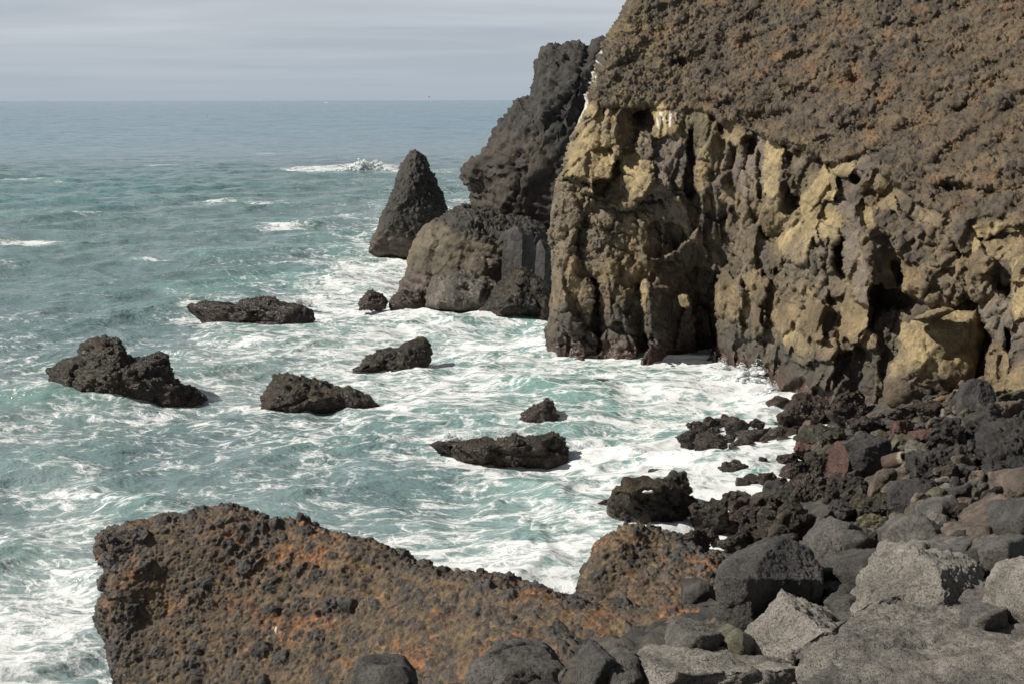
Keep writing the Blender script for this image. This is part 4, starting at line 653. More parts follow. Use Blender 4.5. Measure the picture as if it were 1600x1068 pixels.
# ---------------------------------------------------------------- surveyed beach boulders: label, x0, x1, y0, y1, style, edge sharpness
BX = [
('big weed draped boulder with a flat top at the water edge behind the orange mound',948,1092,748,832,'weed',9),
('hump of rock rising behind the top of the big weed draped boulder',1030,1082,736,790,'weed',7),
('rounded weedy rock against the right side of the big weed draped boulder',1080,1140,778,832,'weed',7),
('low weedy rock awash left of the big weed draped boulder',930,966,776,800,'mussel',7),
('brown wet rock farthest left in the group awash off the beach',1070,1110,657,674,'mussel',8),
('tiny round rock awash beside the farthest brown wet rock',1108,1126,666,676,'mussel',6),
('rounded red brown rock left of the tent shaped black rock',1054,1098,672,697,'mussel',7),
('tent shaped black rock awash with ribbed weed sides',1082,1138,674,712,'weed',10),
('flat brown rock washed by foam right below the tent shaped rock',1104,1138,702,722,'mussel',6),
('small pointed stone awash right of the tent shaped rock',1138,1158,689,704,'dark',10),
('dark lumpy rock alone in the foam below the group awash',1034,1082,712,733,'weed',8),
('flat dark rock showing its back in the foam above the weed draped boulder',1005,1042,732,746,'mussel',7),
('black slanting rock at the water edge right of the group awash',1148,1188,667,691,'dark',8),
('flat reddish brown rock lying like a plank at the water edge',1170,1226,679,692,'mussel',7),
('wide green weedy rock with foam breaking around it',1108,1176,719,746,'moss',8),
('egg shaped brown boulder right of the wide green rock',1172,1206,711,740,'mussel',5),
('small black boulder at the foam edge above the egg shaped boulder',1166,1190,693,707,'dark',6),
('brown boulder in foam left of the long flat rock',1176,1228,697,716,'mussel',6),
('low grey stone in foam below the egg shaped boulder',1184,1212,738,760,'wet',6),
('pointed little rock in the white foam right of the weed draped boulder',1144,1164,764,780,'dark',10),
('brown rock in white foam below the pointed little rock',1132,1166,780,800,'mussel',6),
('shiny brown rock at foam edge below a low grey stone',1170,1204,766,792,'wet',6),
('brown weedy rock at the foam edge above the green stones',1150,1200,790,812,'mussel',6),
('mussel covered boulder, left of two large ones below the cliff',1212,1300,612,668,'mussel',7),
('rounded dark boulder, right of two large ones below the cliff',1294,1362,608,658,'mussel',6),
('flat black rock at the water left of the mussel covered boulder',1196,1236,618,638,'wet',8),
('long flat red brown boulder at the cliff foot',1384,1478,624,656,'mussel',7),
('small wet stone with a pale top below the dark smooth boulder',1474,1506,608,636,'brown',9),
('grey brown wedge at the water edge under the mussel covered boulder',1244,1274,656,684,'brown',9),
('long weedy slab sloping to the water, left of the charcoal boulder',1240,1330,664,702,'moss',8),
('flat mussel crusted rock above the charcoal boulder',1326,1388,650,680,'mussel',7),
('reddish angular block behind the yellow green stone',1390,1434,655,682,'red',10),
('low red brown rock beyond the yellow green stone',1416,1470,668,690,'red',7),
('yellow green rounded stone in the middle of the cobbles',1388,1422,676,702,'olive',8),
('flat oval olive stone on the shoulder of the charcoal boulder',1358,1390,670,684,'olive',5),
('pale grey pebble below the yellow green stone',1399,1431,694,711,'pebble',7),
('pinkish brown stone left of the knobbly lava block',1446,1474,652,672,'brown',8),
('grey white boulder below the dark smooth boulder at right',1470,1520,646,672,'pebble',8),
('knobbly charcoal lava block left of the big lava boulders',1440,1508,655,712,'lava',9),
('broad dark lava boulder below the rounded head boulder',1504,1592,630,690,'lava',9),
('brown topped lava boulder at the right edge by the cliff',1530,1600,622,668,'brown',9),
('pitted lava boulder under the broad dark one',1498,1556,684,722,'lava',8),
('yellowish green boulder tucked under the right cliff wall',1558,1612,606,630,'olive',6),
('row of brown grey stones by the right cliff wall, one of them big',1562,1606,622,642,'brown',6),
('weedy brown slope of rock left of the red faced pyramid',1266,1304,706,752,'weed',8),
('shiny yellow brown stone left of the red faced pyramid',1266,1292,686,712,'olive',6),
('dark wet stone near the foam left of the shiny yellow brown stone',1212,1252,680,704,'wet',8),
('red brown slope of rock above the weedy mound',1240,1290,688,716,'red',8),
('weedy mound with a dark right side at the foam edge',1230,1276,720,748,'weed',7),
('red brown lump below the weedy mound',1230,1260,744,764,'mussel',7),
('dark green wet stone at the end of the foam',1212,1252,764,784,'moss',6),
('black wet stone at the foam left of the dark green one',1194,1218,736,760,'wet',6),
('grey green rounded block under the lidless hollow log',1396,1440,718,748,'brown',8),
('dark pointed boulder right of the weedy heap, below the red pyramid',1308,1368,742,780,'moss',8),
('little dark red stone left of the dark pointed boulder',1290,1322,746,770,'mussel',6),
('mottled boulder with a white patch, right of the dark pointed boulder',1354,1400,732,776,'brown',7),
('pale rounded boulder in front of the flat faced charcoal boulder',1396,1432,758,790,'pebble',6),
('small white pebble above the dark egg stone',1493,1506,745,757,'pebble',5),
('dark egg shaped stone upright in the gap below the white pebble',1483,1506,744,772,'dark',5),
('dark boulder patched with brown weed above the yellow crusted stone',1342,1412,770,808,'moss',7),
('weedy green brown stone left of the patched boulder',1326,1372,772,800,'weed',7),
('big low charcoal boulder behind the rough grey boulder',1278,1344,778,818,'dark',8),
('weed heaped rock behind the dark cube boulder',1200,1284,782,842,'weed',7),
('shaggy brown weed covered rock left of the weed heaped rock',1150,1214,806,852,'weed',7),
('low mossy rock showing green at the foam behind the cube boulder',1122,1192,830,862,'moss',7),
('weed covered rock against the top of the orange mound',1062,1112,826,858,'weed',7),
('small brown cobble right of the rock on top of the orange mound',1102,1124,828,848,'mussel',6),
('grey round headed boulder below the right lava boulder',1507,1546,748,776,'mid',6),
('dark grey boulder with a lit left cheek near the right lava overhang',1534,1572,758,790,'dark',9),
('long grey brown stone above the tilted tan slab',1494,1542,774,796,'brown',6),
('green tinged brown boulder left of the tilted tan slab',1498,1532,796,826,'brown',9),
('brown stone in the gap left of the lit topped dark boulder',1410,1450,786,808,'brown',7),
('small pinkish triangular stone by the yellow crusted stone',1386,1418,798,820,'brown',10),
('yellow crusted flat stone behind the rough grey boulder',1330,1412,800,834,'lichen',8),
('dark lump of lava between the grey block and the small rust patched boulder',1452,1490,836,862,'deep',9),
('black boulder left of the flat topped stone behind the grey block',1466,1500,812,838,'dark',8),
('grey stone half buried left of the long flat slab',1012,1050,1012,1040,'mid',8),
('stone in shadow between the peaked boulder and the long flat slab',1200,1250,1028,1058,'deep',8),
('dark red stone at the foot of the brown lava boulder',1520,1556,722,746,'brown',7),
('rough stone right of the grey green block',1436,1466,726,748,'lava',7),
('brown cobble below the knobbly lava block',1470,1500,704,722,'brown',6),
]
for b in BX: box_rock(*b[:7], sink=.3 if b[1] > 1225 or b[3] > 800 else .12)
# ---------------------------------------------------------------- uncounted-in-words cobbles between them
rng = random.Random(11)
ZN = [('small wet dark brown cobble among the shore boulders', 'wet brown cobbles on the shore', [(1235,655),(1320,670),(1330,780),(1160,850),(1150,832),(1215,770)], ['wet','mussel','weed'], 55, (.3,.75)),
      ('little dark stone with foam all round it near the shore', 'little stones standing in the foam', [(1090,655),(1230,650),(1235,770),(1130,835),(1140,770),(1160,700)], ['wet','mussel','dark'], 42, (.4,.95)),
      ('small rounded cobble among the boulders in mid beach', 'rounded cobbles in mid beach', [(1280,650),(1500,640),(1560,720),(1500,830),(1300,800)], ['brown','dark','mid','olive','pebble','mussel'], 95, (.3,.7)),
      ('dark angular stone filling gaps between the big foreground boulders', 'stones between the foreground boulders', [(1180,850),(1600,790),(1620,960),(1330,1010),(1140,980)], ['deep','mid','dark'], 60, (.25,.6)),
      ('small stone under the right hand cliff wall', 'stones under the cliff wall', [(1380,622),(1600,618),(1600,650),(1400,650)], ['brown','dark','olive'], 25, (.3,.6))]
def inside(x, y, poly):
    r = False; j = len(poly) - 1
    for i in range(len(poly)):
        if (poly[i][1] > y) != (poly[j][1] > y) and x < (poly[j][0] - poly[i][0]) * (y - poly[i][1]) / (poly[j][1] - poly[i][1]) + poly[i][0]: r = not r
        j = i
    return r
for lab, grp, poly, stys, cnt, (s0, s1) in ZN:
    k = 0; tries = 0
    while k < cnt and tries < 4000:
        tries += 1
        x = rng.uniform(min(p[0] for p in poly), max(p[0] for p in poly)); y = rng.uniform(min(p[1] for p in poly), max(p[1] for p in poly))
        if not inside(x, y, poly): continue
        g = hit(x, y)
        if any(b[1] + 3 < x < b[2] - 3 and b[3] + 2 < y < b[4] - 2 for b in BX): continue
        s = rng.uniform(s0, s1) * FPX / g[1]; hh = s * rng.uniform(.5, .8)
        box_rock(lab, x - s / 2, x + s / 2, y - hh * .6, y + hh * .4, rng.choice(stys), rng.choice([5, 6, 8, 10]), n=4, name='cobble', cat='cobble', group=grp, sink=.3); k += 1
# ---------------------------------------------------------------- driftwood
def tube(name, pts, rad, mat, hollow=False, seg=14, col=(.1, .06, .035), endcol=(.4, .36, .25), **pr):
    pts = np.array(pts, float); out = []; rings = []
    d = np.gradient(pts, axis=0); d /= np.linalg.norm(d, axis=1)[:, None]
    rs = list(zip(pts, d, rad))
    if hollow: rs = [(pts[0] + d[0] * .25 * rad[0] * 2, d[0], rad[0] * .55), (pts[0], d[0], rad[0] * .6), (pts[0] - d[0] * .01, d[0], rad[0] * .8)] + rs
    for p, t, r in rs:
        a = np.cross(t, [0, 0, 1.]); a /= np.linalg.norm(a); b = np.cross(a, t)
        th = np.linspace(0, 2 * math.pi, seg, endpoint=False); rings.append(p + r * (np.cos(th)[:, None] * a + np.sin(th)[:, None] * b) * (1 + .08 * np.sin(th * 3 + r * 40))[:, None])
    V = np.vstack(rings + [rs[0][0][None], rs[-1][0][None]]); m = len(rings); F = []
    for i in range(m - 1):
        for j in range(seg): F.append((i * seg + j, i * seg + (j + 1) % seg, (i + 1) * seg + (j + 1) % seg, (i + 1) * seg + j))
    for j in range(seg): F.append((m * seg, m * seg, (j + 1) % seg, j)); F.append((m * seg + 1, m * seg + 1, (m - 1) * seg + j, (m - 1) * seg + (j + 1) % seg))
    tri = [];
    for f in F:
        g = list(dict.fromkeys(f)); tri.append(g[:3]); 
        if len(g) == 4: tri.append([g[0], g[2], g[3]])
    c = np.tile(np.array(col), (len(V), 1)); c *= (1 + .3 * perlin(V * [8, 8, 30], 3))[:, None]
    if hollow: c[:3 * seg + seg] = endcol; c[:seg] = (.05, .04, .03); c[m * seg] = (.04, .03, .02)
    return mesh(name, V, np.array(tri), mat, c, np.full(len(V), .2), **pr)
g = hit(1418, 730)[1] - .6
tube('driftwood_log', [P(1413, 714, g - .1), P(1408, 716, g), P(1398, 719, g + .25), P(1382, 722, g + .5)], [.2, .22, .23, .2], M_DARK, hollow=True, col=(.10, .062, .045), label='short brown driftwood log with a pale ringed hollow end among the cobbles', category='log')
g = hit(1465, 634)[1] - 1.0
tube('driftwood_branch', [P(1452, 628, g), P(1462, 627, g), P(1471, 623, g), P(1478, 621, g), P(1484, 616, g + .1)], [.08, .13, .14, .11, .05], M_DARK, col=(.16, .10, .05), label='curved brown driftwood branch on the stones below the huge tan boulder', category='driftwood')

# ---------------------------------------------------------------- gulls
def bird_mat(name, c):
    m = bpy.data.materials.new(name); m.use_nodes = True; b = m.node_tree.nodes['Principled BSDF']
    n = N(m.node_tree, 'ShaderNodeTexNoise', i_Scale=20.0); r = ramp(m.node_tree, [(.3, [x * .85 for x in c]), (.7, c)]); m.node_tree.links.new(n.outputs['Fac'], r.inputs[0]); m.node_tree.links.new(r.outputs[0], b.inputs['Base Color']); b.inputs['Roughness'].default_value = .7
    return m
MB_W, MB_G, MB_Y = bird_mat('white_feathers', (.8, .8, .78)), bird_mat('grey_feathers', (.32, .33, .36)), bird_mat('yellow_beak', (.7, .45, .06))
def gull(loc, yaw, bank, label, flying=True, size=1.0, dih=.35):
    e = bpy.data.objects.new('gull', None); sc.collection.objects.link(e); e.location = loc; e.rotation_euler = (0, bank, yaw); e.scale = (size,) * 3; e['label'] = label; e['category'] = 'gull'
    D, F = ico(3); x = D[:, 0]; r = np.where(x > 0, np.sqrt(np.maximum(1 - x ** 2, 0)), (1 - np.abs(x) ** 1.3))
    V = np.stack([x * .28, D[:, 1] * .075 * (.35 + .65 * (1 - np.maximum(-x, 0))), D[:, 2] * .07 * (.35 + .65 * (1 - np.maximum(-x, 0)))], -1)
    head = np.exp(-((x - .82) / .2) ** 2); V[:, 2] += .045 * head; V[:, 1] *= 1 - .15 * head
    if not flying: V = V @ np.array(Matrix.Rotation(math.radians(30), 3, 'Y'))
    ob = mesh('body', V, F, MB_W, parent=e)
    bk = np.array([[.27, .012, .04], [.27, -.012, .04], [.27, 0, .058], [.34, 0, .036]]); bk = bk if flying else bk @ np.array(Matrix.Rotation(math.radians(30), 3, 'Y'))
    mesh('beak', bk, np.array([[0, 1, 3], [1, 2, 3], [2, 0, 3], [0, 2, 1]]), MB_Y, parent=e)
    for s in (-1, 1):
        st = np.linspace(0, 1, 12); top = []; bot = []
        for u in st:
            y = s * (.04 + .6 * u) if flying else s * (.06 + .015 * math.sin(u * 3)); z = (.03 + dih * .6 * min(u, .45) - .25 * dih * max(u - .45, 0)) if flying else .05 - .06 * u
            ch = .15 * (1 - u) ** .6 * (.9 + .3 * math.sin(u * 3)) + .008; x0 = (.06 - .05 * abs(u - .4) * 2 - .10 * max(u - .5, 0)) if flying else .1 - .35 * u
            for (dx_, dz) in ((.5, 0), (0, .014), (-.6, 0), (0, -.006)): top.append((x0 + dx_ * ch, y, z + dz * (1 - u * .7)))
        Vw = np.array(top); Fw = [(i * 4 + j, i * 4 + (j + 1) % 4, i * 4 + 4 + (j + 1) % 4, i * 4 + 4 + j) for i in range(11) for j in range(4)] + [(44, 45, 46, 47), (3, 2, 1, 0)]
        mesh('wing', Vw, np.array(Fw), MB_G, parent=e)
    return e
gull(P(670, 152, 190), math.radians(200), math.radians(25), 'gull gliding over the horizon above the sea stack', size=1.1)
gull(P(322, 181, 230), math.radians(20), math.radians(-10), 'gull low over the open sea, halfway to the left of the sea stack')
gull(P(168, 164, 260), math.radians(160), math.radians(15), 'gull farthest left, flying just below the horizon')
gull(P(925, 131, 80.3), math.radians(195), math.radians(-5), 'white gull flying at the lime streaked cliff edge', size=.75)
def perch(px, py, Y, label, s): gull(P(px, py, Y), math.radians(170), 0, label, False, s)
perch(936, 99, 80.6, 'white gull perched on the cliff edge by the headland spur', .8)
# white feather-like scrap on the big outcrop and white shell on the weed draped boulder
def scrap(px, py, Y, w_, h_, label, name, cat):
    D, F = ico(3); V = D * [w_ / 2, .02, h_ / 2]; V[:, 1] += .15 * V[:, 0] ** 2; V += .12 * w_ * fbm(V * (4 / w_), 3, 5)[:, None] * D
    V = V + P(px, py, Y); mesh(name, V, F, MB_W, label=label, category=cat)
scrap(432, 984, 26.2, .07, .14, 'small white feather caught on the big orange cinder outcrop', 'feather', 'feather')
scrap(1013, 768, 40.2, .32, .1, 'white shell lying on the big weed draped boulder', 'shell', 'shell')

# ---------------------------------------------------------------- sea
NC = 540
azs = np.linspace(math.radians(-30), math.radians(27), NC)
rr = [17.0]
while rr[-1] < 420: rr.append(rr[-1] * 1.0027 + .02)
while rr[-1] < 45000: rr.append(rr[-1] * 1.035)
rr = np.array(rr); A_, R_ = np.meshgrid(azs, rr); X = (R_ * np.sin(A_)).ravel(); Yy = (R_ * np.cos(A_)).ravel()
S = np.stack([X, Yy, np.zeros_like(X)], -1); pxs, pys = proj(S)
rs = np.random.RandomState(3); rad = R_.ravel(); h = np.zeros(len(X)); wvx = np.zeros(len(X)); wvy = np.zeros(len(X))
fadeF = lambda lam: 1 - sst(rad, lam * 90, lam * 260)
wp = fbm(S * .06, 3, 5) * 5; Xw = X + wp; Yw = Yy + fbm(S * .06, 3, 6) * 5
for k in range(60):
    lam = .8 * (22 / .8) ** rs.rand(); th = math.radians(rs.normal(-62, 34)); kk = 2 * math.pi / lam; amp = .0090 * lam ** .78 * rs.uniform(.6, 1.3)
    ph = kk * (Xw * math.cos(th) + Yw * math.sin(th)) + rs.rand() * 6.28; f = fadeF(lam)
    h += amp * f * np.cos(ph); wvx -= .9 * amp * f * math.cos(th) * np.sin(ph); wvy -= .9 * amp * f * math.sin(th) * np.sin(ph)
h += .07 * (1 - sst(rad, 150, 400)) * (1 - 2 * np.abs(fbm(S * [.22, .45, 1], 4, 15)))
# foam cover: surveyed patches in the photograph, laid on the water where they float
FD = [(0,160,0),(400,160,0),(800,160,0),(0,260,.0),(400,260,.02),(700,260,.05),(0,330,.16),(200,340,.06),(450,350,.12),(0,430,.08),(200,430,.05),(450,430,.35),(560,430,.8),(620,430,.85),(540,360,.3),(350,430,.2),(250,500,.18),(520,490,.72),(330,500,.6),(650,490,.8),(800,500,.8),(850,530,.6),
      (0,560,.3),(50,620,.5),(350,600,.6),(450,560,.4),(600,610,.55),(700,560,.6),(820,570,.6),(900,600,.6),(1000,580,.75),(1100,590,.9),(1190,600,1.0),(1200,650,.95),(1000,640,.75),(200,560,.3),(200,650,.5),(350,660,.45),(0,700,.28),(200,710,.25),(400,700,.45),(560,680,.5),(650,640,.6),
      (750,640,.62),(950,690,.85),(1080,740,.98),(1160,780,1.05),(900,740,.75),(600,740,.35),(480,770,.4),(350,770,.4),(200,780,.3),(100,790,.55),(50,760,.4),(0,830,.35),(60,870,.5),(110,850,.55),(700,760,.45),(760,800,.6),(850,820,.7),(920,830,.85),(860,900,1.0),(780,880,.9),(700,860,.7),(600,830,.4),(0,950,.75),(100,960,.7),(80,1000,.5),(0,1050,.9),(130,1050,.5),(1100,830,1),(1200,720,1.05),(1210,800,1.05),(1100,660,.85)]
fd = rbf([(a, b * 1.0) for a, b, c in FD], [c for a, b, c in FD], smooth=.02)(np.stack([np.clip(pxs, -60, 1300), np.clip(pys, 158, 1100)], -1))
fd = np.where(pys < 175, 0, fd) * sst(pys, 160, 300)
for x, y, rx, ry, a in [(570,264,46,5,.95),(500,265,50,4,.7),(620,268,30,4,.5),(455,266,20,2,.5),(30,281,40,2.5,.8),(60,333,60,3,.7),(130,334,22,2.5,.95),(40,376,45,3.5,.9),(320,316,60,3,.6),(440,356,40,4,.65),(250,258,30,1.5,.5),(420,240,25,1.5,.5),(150,230,25,1.3,.5),(230,410,40,3,.5),(350,440,60,4,.5),(560,340,30,4,.5),(430,318,60,3,.35),(90,285,20,2,.3),(850,350,30,8,.3),(690,270,30,6,.35),(250,300,60,3,.2),(380,300,30,2,.3),(700,330,20,6,.3),(510,160.5,5,.6,.7),(20,212,10,1.2,.4),
                        (395,497,110,7,.75),(300,478,25,5,.4),(480,470,30,8,.6),(200,618,130,9,.5),(500,632,110,7,.5),(610,580,70,5,.5),(840,652,50,6,.5),(790,722,120,9,.55),(700,684,30,9,.7),(1000,572,150,8,.6),(1160,590,50,22,.6),(750,492,110,8,.6),(600,485,50,7,.6),(640,405,30,8,.7),(935,595,50,5,.4),
                        (620,300,10,3,.3)]:
    fd = fd + a * np.exp(-(((pxs - x) / rx) ** 2 + ((pys - y) / ry) ** 2) ** 1.3)
h += .10 * np.clip(fd - .5, 0, .8) * fbm(S * 1.1, 4, 25) * (rad < 160) + .25 * np.exp(-((pxs - 1150) / 60) ** 2 - ((pys - 592) / 18) ** 2)
for x, y, rx, ry, a in [(575,264,22,5,.8),(560,268,90,8,.3),(590,768,60,12,.12),(840,610,80,12,.25),(1080,590,90,9,.25),(460,780,60,16,.25),(200,790,80,14,.25),(960,585,60,6,.3),(120,500,90,8,.2),(330,480,90,7,.2)]:
    h += a * np.exp(-((pxs - x) / rx) ** 2 - ((pys - y) / ry) ** 2)
for lam, th, am in [(27, -70, .16), (19, -50, .13), (34, -85, .14)]:
    ph = 2 * math.pi / lam * (Xw * math.cos(math.radians(th)) + Yw * math.sin(math.radians(th))); h += am * sst(rad, 40, 90) * (np.exp(1.2 * np.cos(ph)) - 1.4) * .6
h *= 1 - sst(rad, 240, 420); wvx *= 1 - sst(rad, 240, 420); wvy *= 1 - sst(rad, 240, 420)
S = np.stack([X + wvx, Yy + wvy, h], -1)
ms = bpy.data.materials.new('sea_water'); ms.use_nodes = True; nt = ms.node_tree; nt.nodes.clear(); L = nt.links.new
geo = N(nt, 'ShaderNodeNewGeometry'); fo = N(nt, 'ShaderNodeAttribute', attribute_name='foam'); cl = N(nt, 'ShaderNodeAttribute', attribute_name='col')
def mathn(op, a, b=None, c=None):
    n = N(nt, 'ShaderNodeMath', operation=op)
    for i, v in enumerate((a, b, c)):
        if v is None: continue
        if isinstance(v, (int, float)): n.inputs[i].default_value = v
        else: L(v, n.inputs[i])
    return n.outputs[0]
def noise(scale, det, rough, vec, dist=0.0, typ='FBM'):
    n = N(nt, 'ShaderNodeTexNoise', noise_type=typ, i_Scale=scale, i_Detail=det, i_Roughness=rough, i_Distortion=dist); L(vec, n.inputs['Vector']); return n.outputs[0]
m1 = N(nt, 'ShaderNodeMapping'); m1.inputs['Scale'].default_value = (.62, .95, 1.0); m1.inputs['Rotation'].default_value = (0, 0, math.radians(-12)); L(geo.outputs['Position'], m1.inputs[0])
wn = N(nt, 'ShaderNodeTexNoise', i_Scale=.5, i_Detail=2.0); L(m1.outputs[0], wn.inputs['Vector'])
wv_ = N(nt, 'ShaderNodeVectorMath', operation='SCALE'); wv_.inputs['Scale'].default_value = 1.5; L(wn.outputs['Color'], wv_.inputs[0])
wa = N(nt, 'ShaderNodeVectorMath', operation='ADD'); L(m1.outputs[0], wa.inputs[0]); L(wv_.outputs[0], wa.inputs[1]); vec = wa.outputs[0]
def web(scale, det):
    n = noise(scale, det, .55, vec); return mathn('POWER', mathn('MAXIMUM', mathn('SUBTRACT', 1.0, mathn('MULTIPLY', mathn('ABSOLUTE', mathn('SUBTRACT', n, .5)), 7.0)), 0.0), 1.6)
big = noise(.35, 6, .6, vec, .3)
w1 = web(.75, 4.0); w2 = web(2.1, 3.0); fine = noise(7.0, 5, .7, vec)
pat = mathn('ADD', mathn('ADD', mathn('MULTIPLY', w1, .30), mathn('MULTIPLY', w2, .26)), mathn('ADD', mathn('MULTIPLY', big, 1.05), mathn('MULTIPLY', fine, .55)))
# threshold falls as the foam cover grows
thr = mathn('MULTIPLY_ADD', fo.outputs['Fac'], -.74, 1.42)
fm = N(nt, 'ShaderNodeMapRange', i_1=-0.05, i_2=0.24); L(mathn('SUBTRACT', pat, thr), fm.inputs[0]); foam = fm.outputs[0]
fpow = mathn('POWER', foam, 1.0)
bs = N(nt, 'ShaderNodeBsdfPrincipled', i_Roughness=.12, i_IOR=1.33)
bf = N(nt, 'ShaderNodeBsdfPrincipled', i_Roughness=.6); bf.inputs['Base Color'].default_value = (.78, .80, .79, 1)
L(cl.outputs['Color'], bs.inputs['Base Color'])
b1 = N(nt, 'ShaderNodeBump', i_Strength=.55, i_Distance=.12); L(noise(1.6, 6, .62, m1.outputs[0], .6), b1.inputs['Height'])
b4 = N(nt, 'ShaderNodeBump', i_Strength=.5, i_Distance=.5); L(noise(.55, 5, .65, m1.outputs[0], .4), b4.inputs['Height']); L(b1.outputs[0], b4.inputs['Normal'])
b2 = N(nt, 'ShaderNodeBump', i_Strength=.5, i_Distance=2.0); L(noise(.16, 6, .65, m1.outputs[0], .5), b2.inputs['Height']); L(b4.outputs[0], b2.inputs['Normal'])
# slopes of waves too small or too far for the mesh: tilt the normal directly
dist = N(nt, 'ShaderNodeVectorMath', operation='LENGTH'); L(geo.outputs['Position'], dist.inputs[0])
nvec = None
for scl, amp, d0, d1 in ((1.3, .55, 40, 220), (.35, 1.0, 120, 420), (.09, .8, 300, 1200)):
    nz = N(nt, 'ShaderNodeTexNoise', i_Scale=scl, i_Detail=3.0, i_Roughness=.65); L(m1.outputs[0], nz.inputs['Vector'])
    sb = N(nt, 'ShaderNodeVectorMath', operation='SUBTRACT'); sb.inputs[1].default_value = (.5, .5, .5); L(nz.outputs['Color'], sb.inputs[0])
    ff = N(nt, 'ShaderNodeMapRange', i_1=d0 * .3, i_2=d1, i_3=0.0, i_4=amp); L(dist.outputs['Value'], ff.inputs[0])
    sc2 = N(nt, 'ShaderNodeVectorMath', operation='SCALE'); L(sb.outputs[0], sc2.inputs[0]); L(ff.outputs[0], sc2.inputs['Scale'])
    a2 = N(nt, 'ShaderNodeVectorMath', operation='ADD'); L(sc2.outputs[0], a2.inputs[0]); L(nvec.outputs[0] if nvec else b2.outputs[0], a2.inputs[1]); nvec = a2
nn_ = N(nt, 'ShaderNodeVectorMath', operation='NORMALIZE'); L(nvec.outputs[0], nn_.inputs[0]); L(nn_.outputs[0], bs.inputs['Normal'])
b3 = N(nt, 'ShaderNodeBump', i_Strength=.6, i_Distance=.10); L(mathn('ADD', foam, mathn('MULTIPLY', fine, .8)), b3.inputs['Height']); L(b1.outputs[0], b3.inputs['Normal']); L(b3.outputs[0], bf.inputs['Normal'])
mxs = N(nt, 'ShaderNodeMixShader'); L(fpow, mxs.inputs[0]); L(bs.outputs[0], mxs.inputs[1]); L(bf.outputs[0], mxs.inputs[2])
ou = N(nt, 'ShaderNodeOutputMaterial'); L(mxs.outputs[0], ou.inputs[0])
# water body colour: deep blue grey far out, teal in mid bay, milky green over the aerated shallows
far_ = sst(rad, 130, 900); shal = sst(fd + .3 * fbm(S * .05, 3, 35), .1, .8)
wc = mixc((.138, .205, .212), (.245, .315, .305), shal * (1 - far_)); wc = mixc(wc, (.07, .17, .235), far_)
pt = sst(fbm(np.stack([X * .012, Yy * .005, X * 0], -1), 4, 45), -.2, .5); wc = mixc(wc, wc * [.75, 1.0, .98], pt)
cre = sst(h, .08, .5) * (1 - far_); wc = mixc(wc, (.13, .26, .225), cre * .45)  # crests tinted green in the colour, standing in for light shining through them
so_ = mesh('sea', S, gridF(len(rr), NC, True), ms, wc, kind='structure')
a = so_.data.attributes.new('foam', 'FLOAT', 'POINT'); a.data.foreach_set('value', np.clip(np.where(fd > .6, .6 + (fd - .6) * .55, fd), 0, 1.2).astype(np.float32))

# ---------------------------------------------------------------- spray of breaking waves
def spray(px, py, z0, w_, hgt, dep, cnt, seed, name='spray'):
    r = np.random.RandomState(seed); c = PW(px, py, z0); Vs = []; Fs = []; D1, F1 = ico(1); off = 0; cnt = cnt * 4
    for k in range(cnt):
        surf = w_ >= 9; core = k < cnt * (.9 if surf else .3)
        u = r.normal(0, .38); top = math.exp(-u * u * (1.6 if u < 0 else 4.5)) * (.75 + .25 * math.sin(u * 11 + seed * 1.7))
        zz = hgt * top * (abs(r.normal(0, .40 if surf else .28)) if core else r.rand() ** .8 * 1.15)
        p = c + np.array([u * w_ * .5, r.normal(0, .3) * dep, zz])
        s = hgt * (r.uniform(.04, .11) if core else r.uniform(.006, .025)); DD, FF = (D1, F1)
        v = DD * s * [1.6, 1.2, .8] * (1 + .35 * r.normal(size=(len(DD), 1))) + p
        Vs.append(v); Fs.append(FF + off); off += len(v)
    return np.vstack(Vs), np.vstack(Fs)
mf = bpy.data.materials.new('white_spray'); mf.use_nodes = True; nt = mf.node_tree; b = nt.nodes['Principled BSDF']; b.inputs['Roughness'].default_value = .8
nn = N(nt, 'ShaderNodeTexNoise', i_Scale=3.0, i_Detail=6.0); r_ = ramp(nt, [(.3, (.78, .82, .82)), (.7, (.9, .9, .9))]); nt.links.new(nn.outputs['Fac'], r_.inputs[0]); nt.links.new(r_.outputs[0], b.inputs['Base Color'])
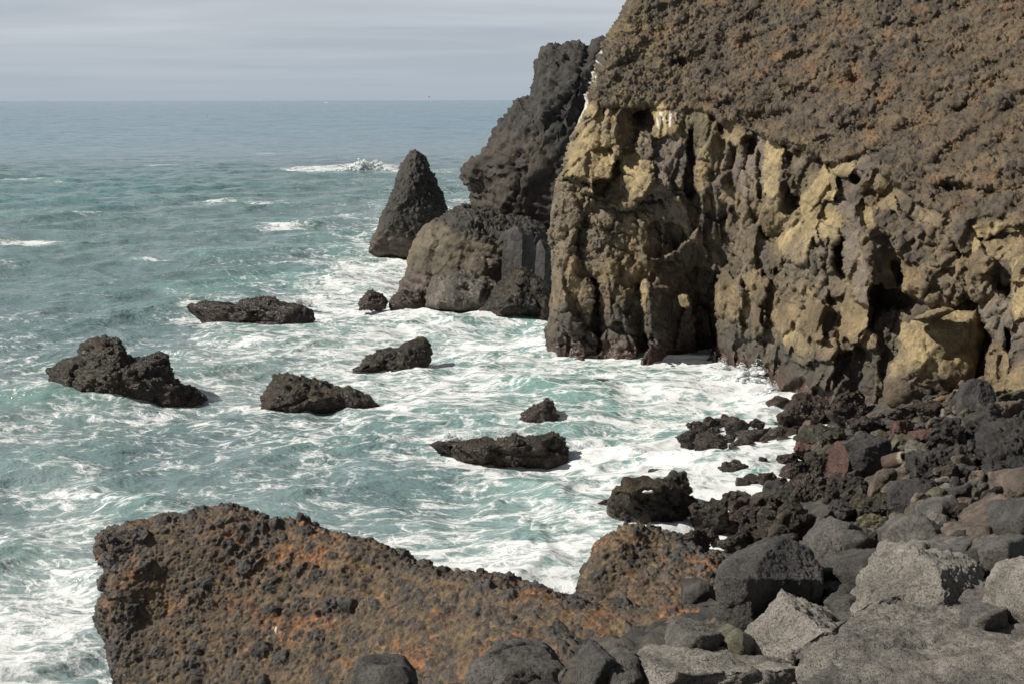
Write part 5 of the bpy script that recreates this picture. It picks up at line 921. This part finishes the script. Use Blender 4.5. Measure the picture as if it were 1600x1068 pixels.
tr_ = N(nt, 'ShaderNodeBsdfTranslucent'); tr_.inputs[0].default_value = (.85, .88, .88, 1); mt_ = N(nt, 'ShaderNodeMixShader'); mt_.inputs[0].default_value = .4; nt.links.new(b.outputs[0], mt_.inputs[1]); nt.links.new(tr_.outputs[0], mt_.inputs[2]); nt.links.new(mt_.outputs[0], nt.nodes['Material Output'].inputs[0])
Vs = []; Fs = []; off = 0
# curling body of white water under the spray: px, py, width, height, depth
for q_, (px, py, ww, hh, dd) in enumerate([(572,270,5.5,2.6,1.6),(556,270,5.0,1.9,1.6),(535,270,7.0,1.0,1.4),(508,269,8.0,.55,1.2),(590,271,4.5,1.0,1.4),(1184,602,1.8,1.0,.8),(1168,590,1.6,.75,.7),(1148,580,2.0,.6,.7),(1125,574,1.8,.4,.6),(1203,618,1.1,.7,.6),(708,690,.9,.42,.4),(470,477,1.6,.5,.5),(438,473,1.8,.3,.4),(602,468,2.2,.3,.5)]):
    D, F = ico(5 if ww > 4 else 4); v = D * [ww / 2, dd / 2, hh]; rg = fbm(D * [3.0, 2.0, 2.2] + q_ * 7, 5, 61 + q_, .62); v = v * (1 + (.6 if ww > 4 else .35) * rg)[:, None] * [1, 1, .75 if ww > 4 else .5]; v[:, 0] += .35 * np.maximum(v[:, 2], 0)
    c = PW(px, py, -.15); Vs.append(v + c); Fs.append(F + off); off += len(v)
for a in [(566,270,0,10,2.6,1.6,160,1),(1180,598,0,3.2,1.3,.8,420,4),(1130,580,0,2.6,.7,.8,220,5),(1205,618,0,1.6,.9,.6,200,6),(705,690,0,1.2,.65,.4,240,7),(735,686,0,1.6,.35,.4,160,8),
          (468,478,0,2.4,.8,.5,220,9),(380,472,0,2,.4,.5,120,10),(590,468,0,3,.5,.8,160,11),(945,598,0,1.2,.35,.4,120,12),(640,470,0,2,.6,.6,120,13)]:
    v, f = spray(*a); Vs.append(v); Fs.append(f + off); off += len(v)
mesh('spray', np.vstack(Vs), np.vstack(Fs), mf, kind='stuff')
